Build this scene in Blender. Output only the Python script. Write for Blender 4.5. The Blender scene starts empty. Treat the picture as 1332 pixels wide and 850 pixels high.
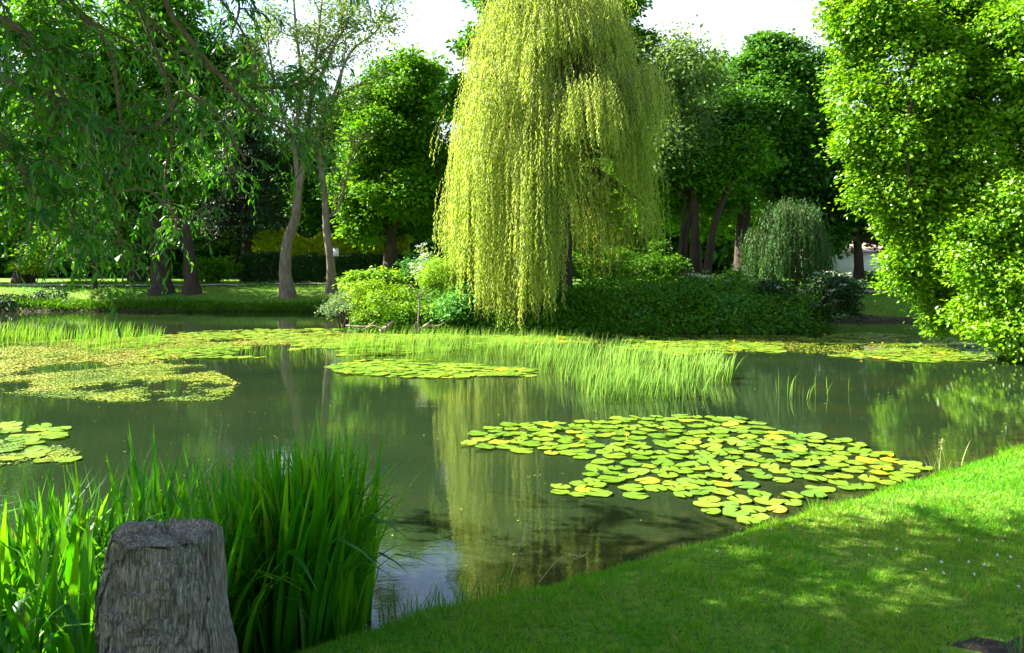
import bpy, math
import numpy as np
from mathutils import Matrix, Vector

# ------------------------------------------------------------------ camera, world, sun, exposure
SC = bpy.context.scene
COL = SC.collection
F, CZ, HY = 1045.0, 2.15, 335.0          # focal length in photo pixels, eye height above the water, horizon row
cam_d = bpy.data.cameras.new('camera'); cam = bpy.data.objects.new('camera', cam_d); COL.objects.link(cam)
cam.location = (0, 0, CZ); cam.rotation_euler = (math.radians(90), 0, 0)
cam_d.sensor_width = 36; cam_d.lens = 36 * F / 1332; cam_d.shift_y = (HY - 425) / 1332
cam_d.clip_start = 0.05; cam_d.clip_end = 3000
SC.camera = cam

SUN_AZ, SUN_EL = math.atan2(-0.955, 0.27), math.radians(43)       # azimuth from +Y towards +X
world = bpy.data.worlds.new('World'); SC.world = world; world.use_nodes = True
wn = world.node_tree.nodes; wl = world.node_tree.links
sky = wn.new('ShaderNodeTexSky'); sky.sky_type = 'NISHITA'; sky.sun_disc = False
sky.sun_elevation = SUN_EL; sky.sun_rotation = SUN_AZ; sky.air_density = 1.0; sky.dust_density = 1.5
wn['Background'].inputs['Strength'].default_value = 0.062
# thin bright summer cloud over the blue, thickest low down, all the way round
tcw = wn.new('ShaderNodeTexCoord'); mpw = wn.new('ShaderNodeMapping'); mpw.inputs['Scale'].default_value = (1, 1, 2.6)
nzw = wn.new('ShaderNodeTexNoise'); nzw.inputs['Scale'].default_value = 2.4; nzw.inputs['Detail'].default_value = 7; nzw.inputs['Roughness'].default_value = .55
spw = wn.new('ShaderNodeSeparateXYZ'); hw = wn.new('ShaderNodeMapRange'); hw.inputs['From Min'].default_value = .27; hw.inputs['From Max'].default_value = .36; hw.inputs['To Min'].default_value = .24; hw.inputs['To Max'].default_value = -.16
adw = wn.new('ShaderNodeMath'); adw.operation = 'ADD'; rw = wn.new('ShaderNodeMapRange'); rw.inputs['From Min'].default_value = .6; rw.inputs['From Max'].default_value = .85; rw.interpolation_type = 'SMOOTHSTEP'
mxw = wn.new('ShaderNodeMix'); mxw.data_type = 'RGBA'; mxw.inputs[7].default_value = (4.3, 4.7, 5.1, 1)
wl.new(tcw.outputs['Generated'], mpw.inputs[0]); wl.new(mpw.outputs[0], nzw.inputs['Vector']); wl.new(tcw.outputs['Generated'], spw.inputs[0]); wl.new(spw.outputs[2], hw.inputs[0])
wl.new(nzw.outputs[0], adw.inputs[0]); wl.new(hw.outputs[0], adw.inputs[1]); wl.new(adw.outputs[0], rw.inputs[0]); wl.new(rw.outputs[0], mxw.inputs[0]); wl.new(sky.outputs[0], mxw.inputs[6])
wl.new(mxw.outputs[2], wn['Background'].inputs['Color'])
sun_d = bpy.data.lights.new('sun', 'SUN'); sun = bpy.data.objects.new('sun', sun_d); COL.objects.link(sun)
sun_d.energy = 5.0; sun_d.angle = math.radians(0.5); sun_d.color = (1.0, 0.95, 0.84)
sdir = Vector((math.sin(SUN_AZ) * math.cos(SUN_EL), math.cos(SUN_AZ) * math.cos(SUN_EL), math.sin(SUN_EL)))
sun.rotation_euler = sdir.to_track_quat('Z', 'Y').to_euler(); sun.location = (-20, 5, 30)
SC.view_settings.view_transform = 'Standard'; SC.view_settings.look = 'None'
SC.view_settings.exposure = 2.6; SC.view_settings.gamma = 1.0
SC.render.engine = 'CYCLES'
cy = SC.cycles
cy.max_bounces = 8; cy.diffuse_bounces = 4; cy.glossy_bounces = 3; cy.transmission_bounces = 5; cy.transparent_max_bounces = 4
cy.caustics_reflective = False; cy.caustics_refractive = False; cy.sample_clamp_indirect = 6
cy.use_denoising = True

rng = np.random.default_rng(11)
U = rng.uniform

# ------------------------------------------------------------------ helpers
def wpt(px, py, z=0.0):
    """photo pixel on the level z -> world x, y"""
    y = (CZ - z) * F / (py - HY)
    return (px - 666) / F * y, y

def at(px, py, Y):
    return np.array([(px - 666) / F * Y, Y, CZ - (py - HY) / F * Y])

def ss(a, b, x):
    t = np.clip((x - a) / (b - a), 0, 1); return t * t * (3 - 2 * t)

def _h(i, j, k, s):
    n = (i * 374761393 + j * 668265263 + k * 2147483647 + s * 1274126177) & 0xffffffff
    n = ((n ^ (n >> 13)) * 1274126177) & 0xffffffff
    return ((n ^ (n >> 16)) & 0xffff) / 65535.0

def noise(x, y, z=None, s=0):
    x = np.asarray(x, float); y = np.asarray(y, float)
    z = np.zeros_like(x) if z is None else np.asarray(z, float)
    xi, yi, zi = np.floor(x).astype(np.int64), np.floor(y).astype(np.int64), np.floor(z).astype(np.int64)
    u, v, w = x - xi, y - yi, z - zi
    u, v, w = u * u * (3 - 2 * u), v * v * (3 - 2 * v), w * w * (3 - 2 * w)
    r = 0
    for dx in (0, 1):
        for dy in (0, 1):
            for dz in (0, 1):
                r = r + _h(xi + dx, yi + dy, zi + dz, s) * (u if dx else 1 - u) * (v if dy else 1 - v) * (w if dz else 1 - w)
    return r

def fbm(x, y, z=None, s=0, o=4):
    r, a, t = 0, 1, 0
    for k in range(o):
        r = r + a * noise(np.asarray(x) * 2 ** k, np.asarray(y) * 2 ** k, None if z is None else np.asarray(z) * 2 ** k, s + k); t += a; a *= .5
    return r / t

def unit(v):
    return v / np.maximum(np.linalg.norm(v, axis=-1, keepdims=True), 1e-9)

class Geo:
    def __init__(s): s.v = []; s.f = []; s.t = []; s.m = []; s.n = 0
    def add(s, v, f, tint=0.0, mi=0):
        v = np.asarray(v, float).reshape(-1, 3); f = np.asarray(f, np.int64)
        s.v.append(v); s.f.append(f + s.n); s.n += len(v)
        s.t.append(np.broadcast_to(np.asarray(tint, float), (len(v),))); s.m.append(np.full(len(f), mi, np.int32))
    def mesh(s, name, mats, smooth=False):
        me = bpy.data.meshes.new(name)
        v = np.concatenate(s.v); me.vertices.add(len(v)); me.vertices.foreach_set('co', v.astype(np.float32).ravel())
        loops = np.concatenate([f.ravel() for f in s.f]); sizes = np.concatenate([np.full(len(f), f.shape[1]) for f in s.f])
        me.loops.add(len(loops)); me.loops.foreach_set('vertex_index', loops.astype(np.int32))
        me.polygons.add(len(sizes)); me.polygons.foreach_set('loop_start', (np.cumsum(sizes) - sizes).astype(np.int32))
        me.polygons.foreach_set('material_index', np.concatenate(s.m))
        if smooth: me.polygons.foreach_set('use_smooth', np.ones(len(sizes), bool))
        a = me.attributes.new('tint', 'FLOAT', 'POINT'); a.data.foreach_set('value', np.concatenate(s.t).astype(np.float32))
        for m in (mats if isinstance(mats, (list, tuple)) else [mats]): me.materials.append(m)
        me.update(calc_edges=True)
        return me
    def obj(s, name, mats, parent=None, smooth=False, kind=None):
        o = bpy.data.objects.new(name, s.mesh(name, mats, smooth)); COL.objects.link(o)
        if parent is not None:
            o.parent = parent
            o.matrix_parent_inverse = Matrix.Translation(-Vector(parent.location))
        if kind: o['kind'] = kind
        return o

def tag(o, label, cat=None, group=None, kind=None):
    if label: o['label'] = label
    if cat: o['category'] = cat
    if group: o['group'] = group
    if kind: o['kind'] = kind
    return o

def thing(name, label, cat, loc, group=None):
    o = bpy.data.objects.new(name, None); COL.objects.link(o); o.location = [float(c) for c in loc]; o.empty_display_size = .2
    return tag(o, label, cat, group)

def tube(g, pts, radii, sides=7, tint=0.5, mi=0, rough=0.0):
    pts = np.asarray(pts, float); n = len(pts); radii = np.broadcast_to(radii, (n,))
    d = unit(np.gradient(pts, axis=0)); up = np.array([.31, .95, .05]) if abs(d[:, 2]).mean() > .6 else np.array([0, 0, 1.])
    a = unit(np.cross(d, up)); b = np.cross(d, a)
    th = np.arange(sides) * 2 * np.pi / sides
    r = radii[:, None] * (1 + rough * U(-1, 1, (n, sides)))
    v = pts[:, None] + r[..., None] * (np.cos(th)[None, :, None] * a[:, None] + np.sin(th)[None, :, None] * b[:, None])
    i = np.arange(n - 1)[:, None] * sides; j = np.arange(sides)[None]; k = (j + 1) % sides
    q = np.stack([i + j, i + k, i + sides + k, i + sides + j], -1).reshape(-1, 4)
    g.add(v, q, tint, mi)

def spline(P, n=12):
    P = [np.asarray(p, float) for p in P]
    P = [2 * P[0] - P[1]] + P + [2 * P[-1] - P[-2]]
    out = []
    for k in range(1, len(P) - 2):
        for t in np.linspace(0, 1, n, endpoint=False):
            a, b, c, d = P[k - 1:k + 3]
            out.append(.5 * (2 * b + (c - a) * t + (2 * a - 5 * b + 4 * c - d) * t * t + (3 * b - 3 * c + d - a) * t ** 3))
    out.append(P[-2]); return np.array(out)

def leaves(g, P, D, N, L, Wd, tint, fold=.2, mi=0, wide=.42):
    n = len(P); D = unit(D); S = unit(np.cross(D, N)); N = np.cross(S, D)
    L = np.broadcast_to(L, (n,))[:, None]; Wd = np.broadcast_to(Wd, (n,))[:, None]
    v = np.stack([P, P + D * L * wide + S * Wd / 2 + N * fold * Wd, P + D * L, P + D * L * wide - S * Wd / 2 + N * fold * Wd], 1)
    i = np.arange(n)[:, None] * 4
    f = np.concatenate([i + [0, 1, 2], i + [0, 2, 3]], 0)
    g.add(v, f, np.repeat(tint, 4), mi)

# ------------------------------------------------------------------ materials
def nodes(name):
    m = bpy.data.materials.new(name); m.use_nodes = True
    return m, m.node_tree.nodes, m.node_tree.links, m.node_tree.nodes['Principled BSDF']

def ramp(n, l, fac, stops):
    r = n.new('ShaderNodeValToRGB'); e = r.color_ramp.elements
    e[0].position, e[0].color = stops[0][0], (*stops[0][1], 1)
    e[1].position, e[1].color = stops[-1][0], (*stops[-1][1], 1)
    for p, c in stops[1:-1]:
        x = e.new(p); x.color = (*c, 1)
    l.new(fac, r.inputs[0]); return r.outputs[0]

def leaf_mat(name, stops, trans=.38, tcol=(1.5, 1.35, .5), rough=.5, spec=.14, mottle=0):
    m, n, l, b = nodes(name)
    at_ = n.new('ShaderNodeAttribute'); at_.attribute_name = 'tint'
    oi = n.new('ShaderNodeObjectInfo')
    ad = n.new('ShaderNodeMath'); ad.operation = 'ADD'; l.new(at_.outputs['Fac'], ad.inputs[0]); l.new(oi.outputs['Random'], ad.inputs[1])
    fr = n.new('ShaderNodeMath'); fr.operation = 'PINGPONG'; fr.inputs[1].default_value = 1.0; l.new(ad.outputs[0], fr.inputs[0])
    c = ramp(n, l, fr.outputs[0], stops)
    if mottle:
        tc = n.new('ShaderNodeTexCoord'); nz = n.new('ShaderNodeTexNoise'); nz.inputs['Scale'].default_value = mottle; nz.inputs['Detail'].default_value = 5; l.new(tc.outputs['Object'], nz.inputs['Vector'])
        mm = n.new('ShaderNodeMix'); mm.data_type = 'RGBA'; mm.blend_type = 'MULTIPLY'; mm.inputs[0].default_value = 1; l.new(c, mm.inputs[6])
        l.new(ramp(n, l, nz.outputs[0], [(.3, (.62, .72, .6)), (.5, (.95, .95, .95)), (.66, (1.08, 1.0, .9)), (.74, (.85, .62, .4))]), mm.inputs[7]); c = mm.outputs[2]
    l.new(c, b.inputs['Base Color']); b.inputs['Roughness'].default_value = rough
    b.inputs['Specular IOR Level'].default_value = spec
    t = n.new('ShaderNodeBsdfTranslucent')
    mx = n.new('ShaderNodeMix'); mx.data_type = 'RGBA'; mx.blend_type = 'MULTIPLY'; mx.inputs[0].default_value = 1
    l.new(c, mx.inputs[6]); mx.inputs[7].default_value = (*tcol, 1); l.new(mx.outputs[2], t.inputs[0])
    ms = n.new('ShaderNodeMixShader'); ms.inputs[0].default_value = trans
    l.new(b.outputs[0], ms.inputs[1]); l.new(t.outputs[0], ms.inputs[2]); l.new(ms.outputs[0], n['Material Output'].inputs[0])
    return m

def solid(name, stops, scale=(3, 3, 3), rough=.9, bump=.5, bdist=.02, detail=8, spec=.3):
    m, n, l, b = nodes(name)
    tc = n.new('ShaderNodeTexCoord'); mp = n.new('ShaderNodeMapping'); mp.inputs['Scale'].default_value = scale
    l.new(tc.outputs['Object'], mp.inputs[0])
    nz = n.new('ShaderNodeTexNoise'); nz.inputs['Scale'].default_value = 1; nz.inputs['Detail'].default_value = detail; nz.inputs['Roughness'].default_value = .65
    l.new(mp.outputs[0], nz.inputs['Vector'])
    l.new(ramp(n, l, nz.outputs[0], stops), b.inputs['Base Color'])
    b.inputs['Roughness'].default_value = rough; b.inputs['Specular IOR Level'].default_value = spec
    bp = n.new('ShaderNodeBump'); bp.inputs['Strength'].default_value = bump; bp.inputs['Distance'].default_value = bdist
    l.new(nz.outputs[0], bp.inputs['Height']); l.new(bp.outputs[0], b.inputs['Normal'])
    return m

M = {}
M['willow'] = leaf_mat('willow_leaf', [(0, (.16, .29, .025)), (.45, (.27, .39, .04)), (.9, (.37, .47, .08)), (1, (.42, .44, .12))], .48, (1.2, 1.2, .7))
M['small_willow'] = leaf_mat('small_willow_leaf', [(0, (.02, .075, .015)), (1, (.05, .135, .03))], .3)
M['near_willow'] = leaf_mat('crack_willow_leaf', [(0, (.012, .085, .003)), (.6, (.028, .14, .004)), (1, (.075, .21, .008))], .42, (1.7, 1.6, .4), .42, .3)
M['broad'] = leaf_mat('broad_leaf', [(0, (.02, .10, .003)), (.7, (.05, .18, .005)), (1, (.12, .28, .008))], .42)
M['broad_dark'] = leaf_mat('dark_broad_leaf', [(0, (.02, .085, .007)), (.7, (.045, .15, .012)), (1, (.09, .23, .025))], .32)
M['maple'] = leaf_mat('maple_leaf', [(0, (.025, .12, .003)), (.7, (.06, .20, .006)), (1, (.14, .30, .01))], .42)
M['pale'] = leaf_mat('pale_leaf', [(0, (.07, .16, .03)), (.7, (.15, .25, .075)), (1, (.22, .32, .11))], .35)
M['conifer'] = leaf_mat('conifer_needle', [(0, (.012, .035, .012)), (1, (.03, .07, .025))], .1)
M['alder'] = leaf_mat('alder_leaf', [(0, (.035, .15, .002)), (.6, (.10, .26, .004)), (1, (.21, .37, .01))], .42, (1.4, 1.3, .4), .38, .4)
M['hedge_gold'] = leaf_mat('golden_hedge_leaf', [(0, (.25, .38, .01)), (1, (.45, .52, .02))], .4)
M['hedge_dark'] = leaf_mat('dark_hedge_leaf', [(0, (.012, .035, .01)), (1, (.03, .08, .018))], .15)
M['shrub'] = leaf_mat('shrub_leaf', [(0, (.05, .18, .006)), (.5, (.12, .28, .01)), (1, (.24, .38, .02))], .4)
M['shrub_green'] = leaf_mat('green_shrub_leaf', [(0, (.035, .15, .02)), (1, (.09, .26, .04))], .35)
M['shrub_grey'] = leaf_mat('grey_shrub_leaf', [(0, (.08, .17, .07)), (1, (.20, .30, .15))], .35)
M['herb'] = leaf_mat('herb_leaf', [(0, (.02, .10, .005)), (.8, (.055, .18, .008)), (1, (.13, .28, .012))], .38)
M['blossom'] = leaf_mat('blossom', [(0, (.6, .62, .45)), (1, (.8, .8, .68))], .3, (1, 1, 1))
M['lawn'] = leaf_mat('grass_blade', [(0, (.015, .15, .003)), (.6, (.05, .24, .004)), (.94, (.13, .31, .008)), (.97, (.22, .25, .05)), (1, (.32, .30, .12))], .42, (1.7, 1.5, .4), .5, .15)
M['iris'] = leaf_mat('iris_leaf', [(0, (.012, .11, .002)), (.6, (.035, .19, .004)), (.982, (.10, .29, .008)), (.994, (.16, .27, .03)), (1, (.27, .25, .09))], .48, (1.9, 1.7, .4), .4, .35)
M['reed'] = leaf_mat('bur_reed_leaf', [(0, (.06, .17, .015)), (.7, (.13, .27, .03)), (1, (.24, .34, .06))], .4, (1.2, 1.2, .6))
M['pad'] = leaf_mat('lily_pad', [(0, (.08, .17, .012)), (.5, (.13, .22, .016)), (.95, (.17, .25, .02)), (.985, (.28, .29, .02)), (1, (.30, .25, .02))], .10, (1, 1, .5), .28, .5, mottle=2.2)
M['alga'] = leaf_mat('pond_weed_mat', [(0, (.035, .08, .004)), (.5, (.11, .18, .008)), (.85, (.20, .25, .014)), (1, (.22, .20, .03))], .15, (1, 1, .5), .6, .2)
M['petal'] = leaf_mat('yellow_petal', [(0, (.75, .42, .01)), (1, (.8, .55, .02))], .3, (1, 1, 1))
M['clover'] = leaf_mat('clover_flower', [(0, (.6, .55, .5)), (1, (.8, .78, .72))], .3, (1, 1, 1))
M['straw'] = leaf_mat('grass_seed_stalk', [(0, (.30, .32, .08)), (1, (.5, .48, .2))], .3, (1, 1, .8))
M['bark'] = solid('grey_brown_bark', [(.3, (.08, .06, .04)), (.55, (.20, .155, .105)), (.75, (.31, .25, .18))], (9, 9, 2.2), .9, .8, .03)
M['bark_dark'] = solid('dark_bark', [(.3, (.02, .014, .009)), (.7, (.07, .05, .034))], (8, 8, 2), .9, .8, .03)
M['twig'] = solid('twig_bark', [(.3, (.05, .035, .02)), (.7, (.14, .10, .05))], (20, 20, 20), .8, .3, .005)
M['dead'] = solid('dead_wood', [(.3, (.13, .09, .06)), (.7, (.34, .27, .19))], (12, 12, 12), .85, .5, .01)
M['path'] = solid('path_gravel', [(.3, (.25, .22, .19)), (.7, (.42, .39, .34))], (8, 8, 8), .95, .4, .01)
M['soil'] = solid('bare_soil', [(.3, (.018, .012, .008)), (.7, (.075, .052, .035))], (25, 25, 25), .95, 1, .03)

def ground_mat():
    m, n, l, b = nodes('ground_turf')
    tc = n.new('ShaderNodeTexCoord')
    def nz(s, d=6):
        t = n.new('ShaderNodeTexNoise'); t.inputs['Scale'].default_value = s; t.inputs['Detail'].default_value = d
        l.new(tc.outputs['Object'], t.inputs['Vector']); return t.outputs[0]
    a, c = nz(.6), nz(22)
    g1 = ramp(n, l, c, [(.3, (.03, .09, .01)), (.55, (.08, .19, .012)), (.75, (.16, .25, .03))])
    g2 = ramp(n, l, c, [(.3, (.06, .11, .012)), (.7, (.20, .27, .03))])
    mx = n.new('ShaderNodeMix'); mx.data_type = 'RGBA'; l.new(ramp(n, l, a, [(.4, (0, 0, 0)), (.65, (1, 1, 1))]), mx.inputs[0]); l.new(g1, mx.inputs[6]); l.new(g2, mx.inputs[7])
    sp = n.new('ShaderNodeSeparateXYZ'); l.new(tc.outputs['Object'], sp.inputs[0])
    mud = ramp(n, l, c, [(.3, (.03, .02, .012)), (.7, (.10, .075, .045))])
    ad = n.new('ShaderNodeMath'); ad.operation = 'MULTIPLY_ADD'; l.new(a, ad.inputs[0]); ad.inputs[1].default_value = -.2; l.new(sp.outputs[2], ad.inputs[2])
    zf = ramp(n, l, ad.outputs[0], [(0.0, (0, 0, 0)), (.06, (1, 1, 1))])
    m2 = n.new('ShaderNodeMix'); m2.data_type = 'RGBA'; l.new(zf, m2.inputs[0]); l.new(mud, m2.inputs[6]); l.new(mx.outputs[2], m2.inputs[7])
    l.new(m2.outputs[2], b.inputs['Base Color']); b.inputs['Roughness'].default_value = .95; b.inputs['Specular IOR Level'].default_value = .15
    bp = n.new('ShaderNodeBump'); bp.inputs['Distance'].default_value = .04; l.new(c, bp.inputs['Height']); l.new(bp.outputs[0], b.inputs['Normal'])
    return m

def water_mat():
    m, n, l, b = nodes('pond_water')
    tc = n.new('ShaderNodeTexCoord')
    def nz(s, d, sc=(1, 1, 1), dist=0):
        mp = n.new('ShaderNodeMapping'); mp.inputs['Scale'].default_value = sc; l.new(tc.outputs['Object'], mp.inputs[0])
        t = n.new('ShaderNodeTexNoise'); t.inputs['Scale'].default_value = s; t.inputs['Detail'].default_value = d; t.inputs['Distortion'].default_value = dist
        l.new(mp.outputs[0], t.inputs['Vector']); return t.outputs[0]
    murk = ramp(n, l, nz(.55, 5), [(.35, (.009, .018, .007)), (.55, (.012, .022, .008)), (.72, (.020, .025, .006))])
    sh = n.new('ShaderNodeAttribute'); sh.attribute_name = 'tint'
    bed = ramp(n, l, nz(4, 6, (1, 1.5, 1)), [(.35, (.010, .012, .004)), (.55, (.022, .021, .007)), (.68, (.05, .038, .010))])
    mxb = n.new('ShaderNodeMix'); mxb.data_type = 'RGBA'; l.new(sh.outputs['Fac'], mxb.inputs[0]); l.new(murk, mxb.inputs[6]); l.new(bed, mxb.inputs[7])
    l.new(mxb.outputs[2], b.inputs['Base Color'])
    b.inputs['Roughness'].default_value = .012; b.inputs['IOR'].default_value = 1.5; b.inputs['Specular IOR Level'].default_value = .5
    ad = n.new('ShaderNodeMath'); ad.operation = 'MULTIPLY_ADD'; l.new(nz(16, 2, (.7, 1.6, 1)), ad.inputs[0]); ad.inputs[1].default_value = .35; l.new(nz(3.2, 2, (.7, 1.4, 1)), ad.inputs[2])
    bp = n.new('ShaderNodeBump'); bp.inputs['Strength'].default_value = .11; bp.inputs['Distance'].default_value = .01
    l.new(ad.outputs[0], bp.inputs['Height']); l.new(bp.outputs[0], b.inputs['Normal'])
    return m

def stone_mat():
    m, n, l, b = nodes('striated_stone')
    tc = n.new('ShaderNodeTexCoord')
    def nz(s, d, sc, r=.6):
        mp = n.new('ShaderNodeMapping'); mp.inputs['Scale'].default_value = sc; l.new(tc.outputs['Object'], mp.inputs[0])
        t = n.new('ShaderNodeTexNoise'); t.inputs['Scale'].default_value = s; t.inputs['Detail'].default_value = d; t.inputs['Roughness'].default_value = r
        l.new(mp.outputs[0], t.inputs['Vector']); return t.outputs[0]
    st = nz(1, 10, (130, 130, 11), .75); big = nz(4.5, 7, (1, 1, .5)); fine = nz(160, 5, (1, 1, .3), .7)
    c1 = ramp(n, l, st, [(.36, (.05, .045, .035)), (.47, (.15, .14, .115)), (.54, (.31, .285, .235)), (.66, (.60, .57, .48))])
    c2 = ramp(n, l, big, [(.35, (1.0, .86, .72)), (.5, (1, 1, 1)), (.68, (.62, .72, .66))])
    mx = n.new('ShaderNodeMix'); mx.data_type = 'RGBA'; mx.blend_type = 'MULTIPLY'; mx.inputs[0].default_value = 1
    l.new(c1, mx.inputs[6]); l.new(c2, mx.inputs[7]); l.new(mx.outputs[2], b.inputs['Base Color'])
    b.inputs['Roughness'].default_value = .75; b.inputs['Specular IOR Level'].default_value = .35
    ad = n.new('ShaderNodeMath'); ad.operation = 'MULTIPLY_ADD'; l.new(fine, ad.inputs[0]); ad.inputs[1].default_value = .4; l.new(st, ad.inputs[2])
    bp = n.new('ShaderNodeBump'); bp.inputs['Strength'].default_value = 1; bp.inputs['Distance'].default_value = .03
    l.new(ad.outputs[0], bp.inputs['Height']); l.new(bp.outputs[0], b.inputs['Normal'])
    return m
M['ground'] = ground_mat(); M['water'] = water_mat(); M['stone'] = stone_mat()

# ------------------------------------------------------------------ terrain
POND = np.array([(-1.0, 4.12), (-.5, 4.52), (.2, 4.86), (1.05, 5.45), (1.95, 6.05), (3.65, 7.25), (5.2, 8.35), (7.4, 10.0), (10, 12.4), (12.3, 15.2), (13.2, 18.2), (12.9, 20.6),
                 (12.6, 22.0), (14.0, 24), (14.5, 26.2), (13.2, 27.3), (11.4, 27.4), (10.2, 26.6), (9.9, 25), (9.2, 23.9), (8.0, 23.2), (5.5, 22.9), (3, 22.8), (0, 22.7), (-2.6, 22.9), (-4.4, 23.2),
                 (-5.1, 24.2), (-5.7, 27), (-6.0, 30), (-7.0, 32), (-9.5, 32.2), (-14, 32), (-20, 32), (-25, 28), (-25, 18), (-18, 9), (-10, 4.2), (-6, 3.0), (-3.4, 2.9), (-2.3, 3.15), (-1.75, 3.6)])
def chaikin(P):
    Q = np.roll(P, -1, 0); return np.stack([.75 * P + .25 * Q, .25 * P + .75 * Q], 1).reshape(-1, 2)
POND = chaikin(chaikin(POND))
def sdist(x, y):
    x = np.asarray(x, float); y = np.asarray(y, float); sh = x.shape; p = np.stack([x.ravel(), y.ravel()], 1)
    best = np.full(len(p), 1e9); ins = np.zeros(len(p), bool)
    for a, b in zip(POND, np.roll(POND, -1, 0)):
        e = b - a; t = np.clip(((p - a) @ e) / (e @ e), 0, 1); q = p - a - t[:, None] * e
        best = np.minimum(best, (q * q).sum(1))
        c = ((a[1] > p[:, 1]) != (b[1] > p[:, 1])) & (p[:, 0] < (b[0] - a[0]) * (p[:, 1] - a[1]) / (b[1] - a[1] + 1e-12) + a[0])
        ins ^= c
    d = np.sqrt(best); return np.where(ins, -d, d).reshape(sh)
def height(x, y, d=None):
    x = np.asarray(x, float); y = np.asarray(y, float)
    d = sdist(x, y) if d is None else d
    far = ss(10, 17, y); dp = np.maximum(d, 0)
    wob = (fbm(x * .9, y * .9, s=3) - .5)
    out = (.34 + .42 * far) * (1 - np.exp(-dp / (.2 + 1.1 * far))) + .025 * np.minimum(dp, 4) + wob * (.05 + .12 * far) * np.minimum(dp * 2, 1)
    ins = -.7 * (1 - np.exp(np.minimum(d, 0) / .6))
    return np.where(d > 0, out, ins)

def axis(segs):
    a = []
    for lo, hi, st in segs: a += list(np.arange(lo, hi, st))
    return np.array(a + [segs[-1][1]])
gx = axis([(-420, -60, 40), (-60, -26, 2), (-26, -8, .4), (-8, -4, .2), (-4, 7, .06), (7, 16, .25), (16, 30, 1), (30, 70, 4), (70, 420, 50)])
gy = axis([(-60, -4, 4), (-4, 2, .4), (2, 9.5, .06), (9.5, 20, .3), (20, 40, .25), (40, 60, 1), (60, 120, 6), (120, 820, 50)])
XX, YY = np.meshgrid(gx, gy); ZZ = height(XX, YY)
g = Geo(); nx, ny = len(gx), len(gy)
i = (np.arange(ny - 1)[:, None] * nx + np.arange(nx - 1)[None]).ravel()
g.add(np.stack([XX, YY, ZZ], -1), np.stack([i, i + 1, i + 1 + nx, i + nx], 1))
tag(g.obj('ground', M['ground'], smooth=True), 'grassy park ground sloping down to the pond', kind='structure')
wx = axis([(-30, -6, 1.5), (-6, 8, .2), (8, 18, .6)]); wy = axis([(1.5, 3, .5), (3, 12, .15), (12, 35, .8)]); XX, YY = np.meshgrid(wx, wy); dd = sdist(XX, YY)
i = (np.arange(len(wy) - 1)[:, None] * len(wx) + np.arange(len(wx) - 1)[None]).ravel()
g = Geo(); g.add(np.stack([XX, YY, 0 * XX], -1), np.stack([i, i + 1, i + 1 + len(wx), i + len(wx)], 1), np.exp(np.minimum(dd, 0) / .55).ravel())
tag(g.obj('pond_water', M['water']), 'still murky green pond mirroring the trees', kind='structure')

def ribbon(name, pts, w, label, dz=.02):
    P = spline([(a, b, 0) for a, b in pts], 10); T = unit(np.gradient(P, axis=0)); S = np.stack([-T[:, 1], T[:, 0], 0 * T[:, 0]], 1)
    cols = np.linspace(-w / 2, w / 2, 5); V = P[:, None] + S[:, None] * cols[None, :, None]
    V[..., 2] = height(V[..., 0], V[..., 1]) + dz
    n = len(P); i = (np.arange(n - 1)[:, None] * 5 + np.arange(4)[None]).ravel()
    g = Geo(); g.add(V, np.stack([i, i + 5, i + 6, i + 1], 1)); tag(g.obj(name, M['path'], smooth=True), label, kind='structure')
ribbon('footpath', [(-40, 36.6), (-22, 36.4), (-15, 36.6), (-10, 38), (-6, 41)], .9, 'pale footpath along the far left bank', .06)
ribbon('footpath', [(8, 33.5), (12, 31.2), (16, 31), (24, 33), (40, 36)], 1.0, 'pale footpath behind the far right bank', .06)

# ------------------------------------------------------------------ foliage builders
def ragged(blobs, k=13, s0=.24, s1=.42, core=.66):
    out = []
    for c, R in blobs:
        out.append((c, R * core))
        u = unit(rng.normal(size=(k, 3)) + [0, -.25, .1])
        for q in u: out.append((c + R * q * U(.5, .98), R * U(s0, s1) * U(.75, 1.3, 3)))
    return out

def crown_pts(blobs, n, jitter=.22, avoid=.72, gapt=.43):
    """clump centres spread over the shells of the lobes"""
    C = np.array([b[0] for b in blobs]); R = np.array([b[1] for b in blobs])
    w = (R[:, 0] * R[:, 2] + R[:, 1] * R[:, 2] + R[:, 0] * R[:, 1]); w = w / w.sum()
    k = rng.choice(len(blobs), n * 2, p=w); u = unit(rng.normal(size=(n * 2, 3)))
    fr = 1.03 - np.abs(rng.normal(size=n * 2)) * jitter
    p = C[k] + R[k] * u * np.clip(fr, .25, 1.1)[:, None]
    keep = np.ones(len(p), bool)
    for j in range(len(blobs)):
        q = (((p - C[j]) / R[j]) ** 2).sum(1) < avoid ** 2
        keep &= ~(q & (k != j))
    p = p + (np.stack([fbm(p[:, 0] * .7 + q_, p[:, 1] * .7, p[:, 2] * .7, s=31 + q_, o=2) for q_ in range(3)], 1) - .5) * R.mean() * .9
    # ragged gaps
    gap = fbm(p[:, 0] * .9 + 7, p[:, 1] * .9, p[:, 2] * .9, s=int(rng.integers(99)), o=3)
    keep &= gap > gapt
    keep &= U(size=len(p)) < 1
    p, u = p[keep][:n], u[keep][:n]
    return p, u

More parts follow.
